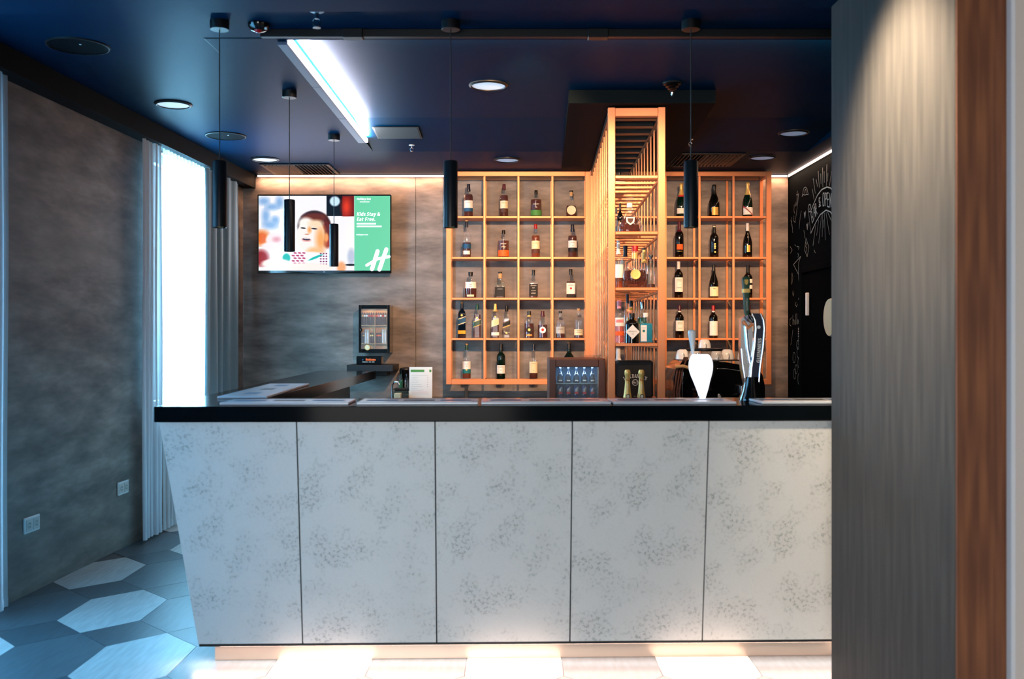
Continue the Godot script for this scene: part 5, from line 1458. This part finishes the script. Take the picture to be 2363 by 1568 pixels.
	put(tt, "polished_edge", tube([v3(q.call(1709, 805), 0.018), v3(q.call(1712, 840), 0.018), v3(q.call(1717, 872), 0.018)], 0.0055, 12), M.chrome)
	put(tt, "polished_rib", tube([v3(q.call(1719, 752), 0.012), v3(q.call(1723, 800), 0.012), v3(q.call(1729, 838), 0.012)], 0.010, 12), M.chrome)
	put(tt, "faucet", tube([v3(q.call(1735, 742), 0.0), v3(q.call(1726, 738), 0.03), v3(q.call(1720, 728), 0.03)], 0.012, 12), M.steel)
	put(tt, "copper_collar", tube([v3(q.call(1713, 742), 0.016), v3(q.call(1724, 758), 0.018), v3(q.call(1734, 748), 0.016)], 0.009, 10), M.copper)
	var hb: Vector2 = q.call(1721, 730)
	put(tt, "handle", loft([[0.009, 0.007, 0.0, 0.3], [0.013, 0.009, 0.03, 0.5], [0.0145, 0.010, 0.09, 0.6], [0.0165, 0.011, 0.14, 0.6], [0.019, 0.012, 0.16, 0.6], [0.018, 0.012, 0.180, 0.5], [0.010, 0.010, 0.186, 0.3]], 20), M.foil_green, v3(hb, 0.02), Vector3(0, 0, 0.03))
	put(tt.get_node("handle"), "handle_band", loft([[0.0185, 0.013, 0.110, 0.6], [0.0190, 0.0135, 0.128, 0.6]], 20), M.foil_gold)
	put(tt.get_node("handle"), "handle_shield", extrude([Vector2(-0.009, 0.012), Vector2(0.009, 0.012), Vector2(0.008, -0.006), Vector2(0, -0.014), Vector2(-0.008, -0.006)], 0.003), M.paper_gold, Vector3(0.0, 0.160, 0.0125))
	letters(tt.get_node("handle"), "GUINNESS", 0.009, Vector3(0, 0.055, 0.0112), M.paper_grey, {"rot": Vector3(0, 0, PI / 2)})

func v3(p: Vector2, z: float) -> Vector3:
	return Vector3(p.x, p.y, z)

# ------------------------------------------------------------------ left side of the back wall
func tv_image() -> ImageTexture:
	var W := 496
	var H := 288
	var im := Image.create(W, H, false, Image.FORMAT_RGB8)
	im.fill(Color(0.97, 0.96, 0.98))
	var blob := func(cx, cy, rx, ry_, c, soft, tilt := 0.0):
		var r: float = maxf(rx, ry_) + 4.0
		var ca := cos(tilt)
		var sa := sin(tilt)
		for y in range(maxi(0, int(cy - r)), mini(H, int(cy + r) + 1)):
			for x in range(maxi(0, int(cx - r)), mini(W, int(cx + r) + 1)):
				var dx: float = x - cx
				var dy: float = y - cy
				var u: float = (dx * ca + dy * sa) / rx
				var v: float = (-dx * sa + dy * ca) / ry_
				var a := clampf((1.0 - sqrt(u * u + v * v)) / soft + 0.5, 0.0, 1.0)
				if a > 0.0:
					im.set_pixel(x, y, im.get_pixel(x, y).lerp(c, a))
	# coordinates follow a 2363-wide sketch of the screen: s() shrinks them
	var k := 496.0 / 2105.0
	var s := func(x, y): return Vector2((x - 118.0) * k, (y - 155.0) * 288.0 / 1200.0)
	var dab := func(x, y, rx, ry_, c, soft, tilt := 0.0):
		var p: Vector2 = s.call(x, y)
		blob.call(p.x, p.y, rx * k, ry_ * 0.24, c, soft, tilt)
	var rect := func(x0, y0, x1, y1, c):
		var a: Vector2 = s.call(x0, y0)
		var b: Vector2 = s.call(x1, y1)
		im.fill_rect(Rect2i(int(a.x), int(a.y), maxi(1, int(b.x - a.x)), maxi(1, int(b.y - a.y))), c)
	# soft blue background lights and warm table at the edge
	for b in [[200, 240, 90, 60], [330, 330, 110, 50], [230, 480, 60, 120], [380, 540, 60, 60], [300, 620, 120, 60], [450, 260, 60, 90]]:
		dab.call(b[0], b[1], b[2], b[3], Color(0.55, 0.70, 0.88), 1.2)
	dab.call(160, 830, 130, 120, Color(0.92, 0.42, 0.08), 0.9)
	dab.call(150, 1150, 120, 130, Color(0.62, 0.10, 0.10), 0.7)
	# dark picture with a round light, red glow beside
	rect.call(1205, 155, 1460, 480, Color(0.02, 0.03, 0.08))
	rect.call(1460, 155, 1650, 485, Color(0.42, 0.05, 0.03))
	dab.call(1520, 330, 70, 140, Color(0.90, 0.22, 0.05), 1.4)
	dab.call(1335, 240, 82, 80, Color(0.80, 0.92, 1.0), 0.35)
	# wood panel to the right of the child
	dab.call(1600, 800, 120, 260, Color(0.99, 0.97, 0.96), 0.8)
	dab.call(1600, 1130, 60, 130, Color(0.75, 0.78, 0.86), 0.7)
	dab.call(1590, 1260, 90, 16, Color(0.05, 0.05, 0.06), 0.5)
	# raised hand
	dab.call(380, 860, 150, 120, Color(0.98, 0.90, 0.90), 0.25)
	dab.call(300, 960, 140, 60, Color(0.97, 0.92, 0.93), 0.4)
	dab.call(400, 850, 60, 40, Color(0.90, 0.62, 0.66), 1.2)
	# hair, face
	dab.call(1005, 640, 265, 250, Color(0.10, 0.04, 0.06), 0.12)
	dab.call(1195, 740, 80, 210, Color(0.40, 0.09, 0.04), 0.4)
	dab.call(1215, 900, 60, 90, Color(0.62, 0.16, 0.05), 0.6)
	dab.call(945, 790, 225, 275, Color(0.99, 0.94, 0.91), 0.12, 0.12)
	dab.call(1110, 860, 75, 210, Color(0.97, 0.66, 0.36), 1.3)
	dab.call(1010, 500, 200, 75, Color(0.42, 0.15, 0.07), 0.5)
	dab.call(870, 590, 120, 90, Color(0.99, 0.95, 0.92), 0.6)
	dab.call(1030, 600, 120, 60, Color(0.98, 0.86, 0.72), 0.9)
	dab.call(930, 700, 30, 50, Color(0.96, 0.66, 0.38), 1.2)
	dab.call(830, 670, 40, 11, Color(0.12, 0.08, 0.10), 0.6, 0.1)
	dab.call(1005, 680, 45, 12, Color(0.12, 0.08, 0.10), 0.6, 0.1)
	dab.call(880, 858, 72, 30, Color(0.93, 0.62, 0.58), 0.5, 0.08)
	dab.call(880, 850, 60, 17, Color(0.16, 0.07, 0.16), 0.4, 0.08)
	dab.call(880, 840, 48, 5, Color(0.98, 0.96, 0.96), 0.4, 0.08)
	dab.call(890, 770, 36, 10, Color(0.85, 0.55, 0.42), 0.8)
	dab.call(1200, 820, 34, 70, Color(0.96, 0.62, 0.34), 0.6)
	# neck and shirt
	dab.call(1000, 1090, 130, 110, Color(0.98, 0.74, 0.48), 0.6)
	dab.call(900, 1200, 470, 150, Color(0.97, 0.95, 0.96), 0.2)
	dab.call(560, 1150, 60, 70, Color(0.05, 0.72, 0.66), 0.3)
	dab.call(1030, 1140, 120, 18, Color(0.05, 0.72, 0.66), 0.5, -0.4)
	for r in 5:
		for c in 3:
			dab.call(700 - 30 * (r % 2) + 70 * c, 1070 + 42 * r, 26, 12, Color(0.72, 0.14, 0.36), 0.5, 0.15)
			dab.call(1110 + 45 * c, 1080 + 42 * r, 14, 10, Color(0.48, 0.12, 0.34), 0.5)
	dab.call(400, 1240, 240, 80, Color(0.99, 0.94, 0.92), 0.3)
	dab.call(850, 1300, 500, 70, Color(0.99, 0.93, 0.90), 0.3)
	dab.call(1440, 1300, 70, 90, Color(0.96, 0.66, 0.44), 0.6)
	# green advertising band
	rect.call(1652, 155, 2226, 1356, Color(0.42, 0.84, 0.66))
	return ImageTexture.create_from_image(im)

func build_left_back() -> void:
	# television
	var d := 9.16
	var c := at(748.5, 540, d)
	var tv := thing("television", "wall television showing a laughing child and a green hotel advert", "television", c)
	var sx := 309.0 * d / F
	var sy := 182.0 * d / F
	bar(tv, "case", Vector3(-sx / 2, -sy / 2, -0.05), Vector3(sx / 2, sy / 2, 0.0), M.black_gloss, 0.004)
	bar(tv, "wall_bracket", Vector3(-0.2, -0.15, -0.139), Vector3(0.2, 0.15, -0.0505), M.black_paint)
	var scr := mat("screen_picture", Color(0.02, 0.02, 0.02), 0.25)
	var img := tv_image()
	scr.emission_enabled = true
	scr.emission_operator = BaseMaterial3D.EMISSION_OP_MULTIPLY
	scr.emission = Color.WHITE
	scr.emission_energy_multiplier = 1.05
	scr.emission_texture = img
	var qx := func(zx): return (580.0 + zx / 6.95 - 748.5) * d / F
	var qy := func(zy): return (540.0 - 430.0 - zy / 6.95) * d / F
	var m := QuadMesh.new()
	m.size = Vector2(qx.call(2226) - qx.call(118), qy.call(155) - qy.call(1355))
	put(tv, "screen", m, scr, Vector3((qx.call(2226) + qx.call(118)) / 2, (qy.call(155) + qy.call(1355)) / 2, 0.0012))
	put(tv, "logo_lip", extrude([Vector2(-0.35, 0.01), Vector2(0.35, 0.01), Vector2(0.05, -0.012), Vector2(0.0, -0.022), Vector2(-0.05, -0.012)], 0.008), M.steel_dark, Vector3(0, -sy / 2 + 0.012, 0.0045))
	letters(tv, "LG", 0.010, Vector3(0, -sy / 2 + 0.012, 0.0092), M.paper_white, {"weight": 700})
	var tx := func(txt, zx, zy, zh, lean, wt):
		letters(tv, txt, zh / 6.95 * d / F, Vector3(qx.call(zx), qy.call(zy), 0.0024), M.screen_white, {"align": HORIZONTAL_ALIGNMENT_LEFT, "lean": lean, "weight": wt, "name": "screen_lettering", "squeeze": 0.92})
	tx.call("Holiday Inn", 1690, 205, 32, 0.2, 700)
	
	tx.call("Kids Stay &", 1690, 450, 56, 0.18, 700)
	tx.call("Eat Free.", 1690, 532, 56, 0.18, 700)
	for ln in [[1690, 2000, 602, 24], [1690, 2090, 646, 24], [1740, 1895, 252, 12]]:
		bar(tv, "screen_print", Vector3(qx.call(ln[0]), qy.call(ln[2] + ln[3] / 2), 0.0018), Vector3(qx.call(ln[1]), qy.call(ln[2] - ln[3] / 2), 0.0024), M.screen_white, 0.0002)
	tx.call("holidayinn.com", 1684, 778, 20, 0.0, 700)
	# the script H of the advert: two leaning strokes and a crossing one
	var hz := func(a): return Vector3(qx.call(a[0]), qy.call(a[1]), 0.0022)
	for s in [[[2025, 1045], [1935, 1330]], [[2165, 1015], [2055, 1335]], [[1850, 1270], [2030, 1165]], [[2030, 1165], [2210, 1130]]]:
		var a: Vector3 = hz.call(s[0])
		var b: Vector3 = hz.call(s[1])
		var e := (b - a).normalized()
		var wdt := 0.019 if absf(e.y) > 0.6 else 0.013
		var nn := Vector3(-e.y, e.x, 0) * wdt
		var o := []
		for i in 9:
			var an := PI / 2 + PI * i / 8.0
			o.append(Vector2(a.x, a.y) + Vector2(e.x, e.y) * cos(an) * wdt + Vector2(nn.x, nn.y) * sin(an))
		for i in 9:
			var an := -PI / 2 + PI * i / 8.0
			o.append(Vector2(b.x, b.y) + Vector2(e.x, e.y) * cos(an) * wdt + Vector2(nn.x, nn.y) * sin(an))
		put(tv, "screen_emblem", extrude(o, 0.0006), M.screen_white, Vector3(0, 0, 0.0022))

	# wall shelf with its device, humidor above
	var sh := thing("wall_shelf", "short black shelf on the back wall under the cigar cabinet", "shelf", Vector3(0, 0, 0))
	bar(sh, "board", Vector3(-1.532, 1.142, -9.298), Vector3(-1.112, 1.201, -8.84), M.black_paint, 0.003)
	bar(sh, "mount", Vector3(-1.45, 1.09, -9.298), Vector3(-1.2, 1.1415, -9.1), M.black_paint, 0.003)
	var dv := thing("device_box", "black box with an orange name standing on the wall shelf", "device", Vector3(-1.345, 1.2015, -9.0))
	bar(dv, "case", Vector3(-0.115, 0.0, -0.07), Vector3(0.115, 0.078, 0.07), M.black_gloss, 0.006)
	for k in 6:
		var bh: float = [0.022, 0.017, 0.020, 0.016, 0.017, 0.016][k]
		put(dv, "orange_print", cbox(Vector3(0.0145, bh, 0.001), 0.0002), M.paper_orange, Vector3(-0.022 + 0.0155 * k, 0.036 + bh / 2, 0.0704))
	for k in 3:
		put(dv, "white_print", cbox(Vector3([0.052, 0.022, 0.022][k], 0.006, 0.001), 0.0002), M.paper_white, Vector3([-0.034, 0.010, 0.040][k], 0.025, 0.0704))
	put(dv, "eye_mark", lathe([[0.007, 0.0], [0.007, 0.001]], 16), M.paper_blue, Vector3(-0.055, 0.045, 0.0702), Vector3(PI / 2, 0, 0))

	var hd := 9.04
	var hc := thing("humidor", "black wall cabinet with a glass door full of cigars", "cabinet", at(863.5, 759.5, hd))
	var hw := 0.144
	var hh := 0.222
	for s in [-1.0, 1.0]:
		bar(hc, "side", Vector3(s * hw, -hh, -0.255), Vector3(s * (hw - 0.022), hh, 0.0), M.black_gloss, 0.003)
		bar(hc, "end", Vector3(-hw + 0.0225, s * hh, -0.255), Vector3(hw - 0.0225, s * (hh - 0.034), 0.0), M.black_gloss, 0.003)
	bar(hc, "back", Vector3(-hw + 0.0225, -hh + 0.0345, -0.255), Vector3(hw - 0.0225, hh - 0.0345, -0.06), M.cork, 0.002)
	bar(hc, "divider", Vector3(0.002, -hh + 0.035, -0.059), Vector3(0.008, hh - 0.035, -0.006), M.cork, 0.001)
	for y in [0.035, -0.135]:
		bar(hc, "shelf", Vector3(-hw + 0.023, y - 0.006, -0.059), Vector3(0.0015, y, -0.008), M.cork, 0.001)
		bar(hc, "shelf", Vector3(0.0085, y - 0.006, -0.059), Vector3(hw - 0.023, y, -0.008), M.cork, 0.001)
	bar(hc, "pane", Vector3(-hw + 0.0225, -hh + 0.0345, -0.004), Vector3(hw - 0.0225, hh - 0.0345, -0.001), M.window_glass, 0.0005)
	put(hc, "lock", cyl(0.016, 0.012, 18), M.black_gloss, Vector3(-hw + 0.02, -0.01, 0.001), Vector3(PI / 2, 0, 0))
	put(hc.get_node("lock"), "lock_core", cyl(0.005, 0.003, 12), M.steel, Vector3(0, 0.0125, 0))
	put(hc, "hygrometer", lathe([[0.026, 0.0], [0.027, 0.004], [0.024, 0.007]], 24), M.foil_gold, Vector3(-0.062, -0.172, 0.0002), Vector3(PI / 2, 0, 0))
	put(hc.get_node("hygrometer"), "hygrometer_dial", lathe([[0.021, 0.0], [0.021, 0.001]], 24), M.paper_cream, Vector3(0, 0.007, 0))
	area("humidor_light", hc.position + Vector3(0, 0.17, -0.02), Vector3(0, -1, -0.4), Vector2(0.22, 0.02), Color(1.0, 0.85, 0.7), 0.012)
	var bands := ["foil_gold", "paper_white", "paper_white", "paper_red", "paper_red", "paper_orange", "paper_orange", "paper_pink", "paper_white", "paper_red", "paper_white"]
	for k2 in 11:
		var x: float = -0.112 + 0.0205 * k2 + (0.006 if k2 > 5 else 0.0)
		cigar(hc.position + Vector3(x, 0.0355, -0.03), 0.118, M[bands[k2]], ["first", "second", "third", "fourth", "fifth", "sixth", "seventh", "eighth", "ninth", "tenth", "last"][k2] + " dark cigar from the lock side on the cabinet's upper shelf")
	var nth := ["first", "second", "third", "fourth", "fifth", "last"]
	for x in [-0.105, -0.038, -0.02, 0.022, 0.038, 0.054]:
		cigar(hc.position + Vector3(x, -0.1345, -0.035), 0.10, M.paper_orange if x > 0 else M.foil_gold, nth.pop_front() + " dark cigar from the lock side on the cabinet's lower shelf")
	var tubes := ["white cigar tube nearest the lock on the cabinet's lower shelf", "second white cigar tube from the lock, lower cabinet shelf", "third white cigar tube from the lock, lower cabinet shelf", "white cigar tube farthest from the lock, lower cabinet shelf"]
	for x in [-0.082, -0.060, 0.078, 0.101]:
		var tb := thing("cigar_tube", tubes.pop_front(), "cigar tube", hc.position + Vector3(x, -0.1345, -0.03), 0.0, "cigar tubes in the cabinet")
		put(tb, "tube_body", lathe([[0.009, 0.0], [0.0105, 0.004], [0.0105, 0.10]], 16), M.white_plastic)
		put(tb, "tube_cap", lathe([[0.0108, 0.1005], [0.0108, 0.125], [0.006, 0.131]], 16), M.paper_grey)

	# menu card and bar odds and ends on the back counter
	var mc := thing("menu_card", "white printed menu card with a green header standing on the back counter", "menu", Vector3((971.5 - CX) * 8.75 / F, 0.8855, -8.72))
	var tilt := Vector3(-0.06, 0, 0)
	put(mc, "card", cbox(Vector3(0.206, 0.300, 0.004), 0.001), M.paper_white, Vector3(0, 0.1515, -0.01), tilt)
	put(mc, "stand_foot", cbox(Vector3(0.206, 0.004, 0.07), 0.001), M.glass_clear, Vector3(0, 0.0025, -0.03))
	var face := func(x, y, z := 0.0026): return Vector3(x, 0.1515 + y, -0.01 + z - 0.06 * y)
	put(mc, "header_band", cbox(Vector3(0.122, 0.022, 0.0008), 0.0002), M.paper_green, face.call(-0.030, 0.115), tilt)
	put(mc, "header_mark", cbox(Vector3(0.018, 0.022, 0.0008), 0.0002), M.paper_green, face.call(0.085, 0.115), tilt)
	for i in 11:
		var ln: float = [0.15, 0.06, 0.05, 0.07, 0.06, 0.09, 0.10, 0.05, 0.11, 0.15, 0.16][i]
		put(mc, "print_line", cbox(Vector3(ln, 0.003, 0.0006), 0.0001), M.paper_grey if i != 9 else M.paper_pink, face.call(-0.085 + ln / 2, 0.075 - 0.0165 * i), tilt)
		if i > 0 and i < 7:
			put(mc, "price", cbox(Vector3(0.008, 0.003, 0.0006), 0.0001), M.paper_black, face.call(0.062, 0.075 - 0.0165 * i), tilt)
	var bx := thing("napkin_box", "small clear box of napkins beside the menu card", "box", Vector3(-1.02, 0.8855, -8.70))
	bar(bx, "box_wall", Vector3(-0.07, 0, -0.05), Vector3(0.07, 0.09, 0.05), M.glass_smoke, 0.003)
	bar(bx, "napkins", Vector3(-0.06, 0.004, -0.042), Vector3(0.0, 0.07, 0.042), M.paper_cream, 0.004)
	bar(bx, "sachets", Vector3(0.01, 0.004, -0.042), Vector3(0.06, 0.06, 0.042), M.steel_dark, 0.004)
	var bl := thing("blender", "black bar blender beyond the end of the return counter", "blender", Vector3((848 - CX) * 8.7 / F + 0.18, 0.8855, -8.78))
	var odd := Vector3((852 - CX) * 8.8 / F, 0.8855, -8.8)
	bl.position = Vector3(-1.03, 0.8855, -9.16)
	put(bl, "base", lathe([[0.075, 0.0], [0.078, 0.01], [0.06, 0.10], [0.05, 0.11]], 24), M.black_gloss)
	put(bl, "jar", loft([[0.045, 0.045, 0.1105, 0.2], [0.06, 0.06, 0.24, 0.3], [0.062, 0.062, 0.26, 0.3]], 20), M.black_gloss)
	put(bl, "lid", lathe([[0.06, 0.2605], [0.058, 0.275], [0.02, 0.285]], 20), M.black_paint)
	put(bl, "handle", tube([Vector3(0.06, 0.23, 0), Vector3(0.10, 0.225, 0), Vector3(0.10, 0.15, 0), Vector3(0.05, 0.14, 0)], 0.008, 8), M.black_paint)
	var cd := thing("bar_caddy", "black bar caddy with small bottles beside the napkin box", "caddy", Vector3(-1.0, 0.8855, -8.93))
	bar(cd, "tray", Vector3(-0.10, 0.0, -0.08), Vector3(0.10, 0.09, 0.08), M.black_gloss, 0.006)
	bar(cd, "rim", Vector3(-0.11, 0.0905, -0.09), Vector3(0.11, 0.10, 0.09), M.black_paint, 0.003)
	for s in [[-0.05, "spirit_green", "foil_green", "small green bottle in the black bar caddy"], [0.0, "spirit_clear", "foil_navy", "small clear bottle with navy cap in the black bar caddy"], [0.05, "spirit_green", "foil_black", "small bottle with black cap in the black bar caddy"]]:
		bottle(s[3], cd.position + Vector3(s[0], 0.1005, 0), 0.13, 0.018, {"shape": "tall", "glass": M.glass_clear, "liquid": M[s[1]], "fill": 0.55, "cap": M[s[2]], "cap_from": 0.86}, "small bottles in the caddy")
	var tapm := thing("sink_tap", "bent steel tap rising behind the return counter", "tap", Vector3(-1.115, 0.8855, -8.80))
	put(tapm, "spout", tube([Vector3(0, 0, 0), Vector3(0, 0.13, 0), Vector3(0.02, 0.165, 0.02), Vector3(0.06, 0.165, 0.04), Vector3(0.07, 0.14, 0.045)], 0.009, 10), M.steel)
	put(tapm, "tap_foot", cyl(0.02, 0.01, 16), M.steel, Vector3(0, 0.0003, 0))

func cigar(p: Vector3, h: float, band: Material, label: String) -> void:
	var t := thing("cigar", label, "cigar", p, 0.0, "cigars in the " + ("upper" if "upper" in label else "lower") + " cabinet row")
	put(t, "roll", lathe([[0.007, 0.0], [0.0085, 0.003], [0.0085, h - 0.01], [0.005, h]], 10), M.paper_brown)
	put(t, "band", lathe([[0.0089, h * 0.66], [0.0089, h * 0.80]], 10, false, false), band)

func _ready() -> void:
	rng.seed = 7
	make_materials()
	camera_and_light()
	build_setting()
	build_bar()
	build_racks()
	build_window_dressing()
	build_ceiling_fittings()
	build_bottles()
	build_appliances()
	build_left_back()
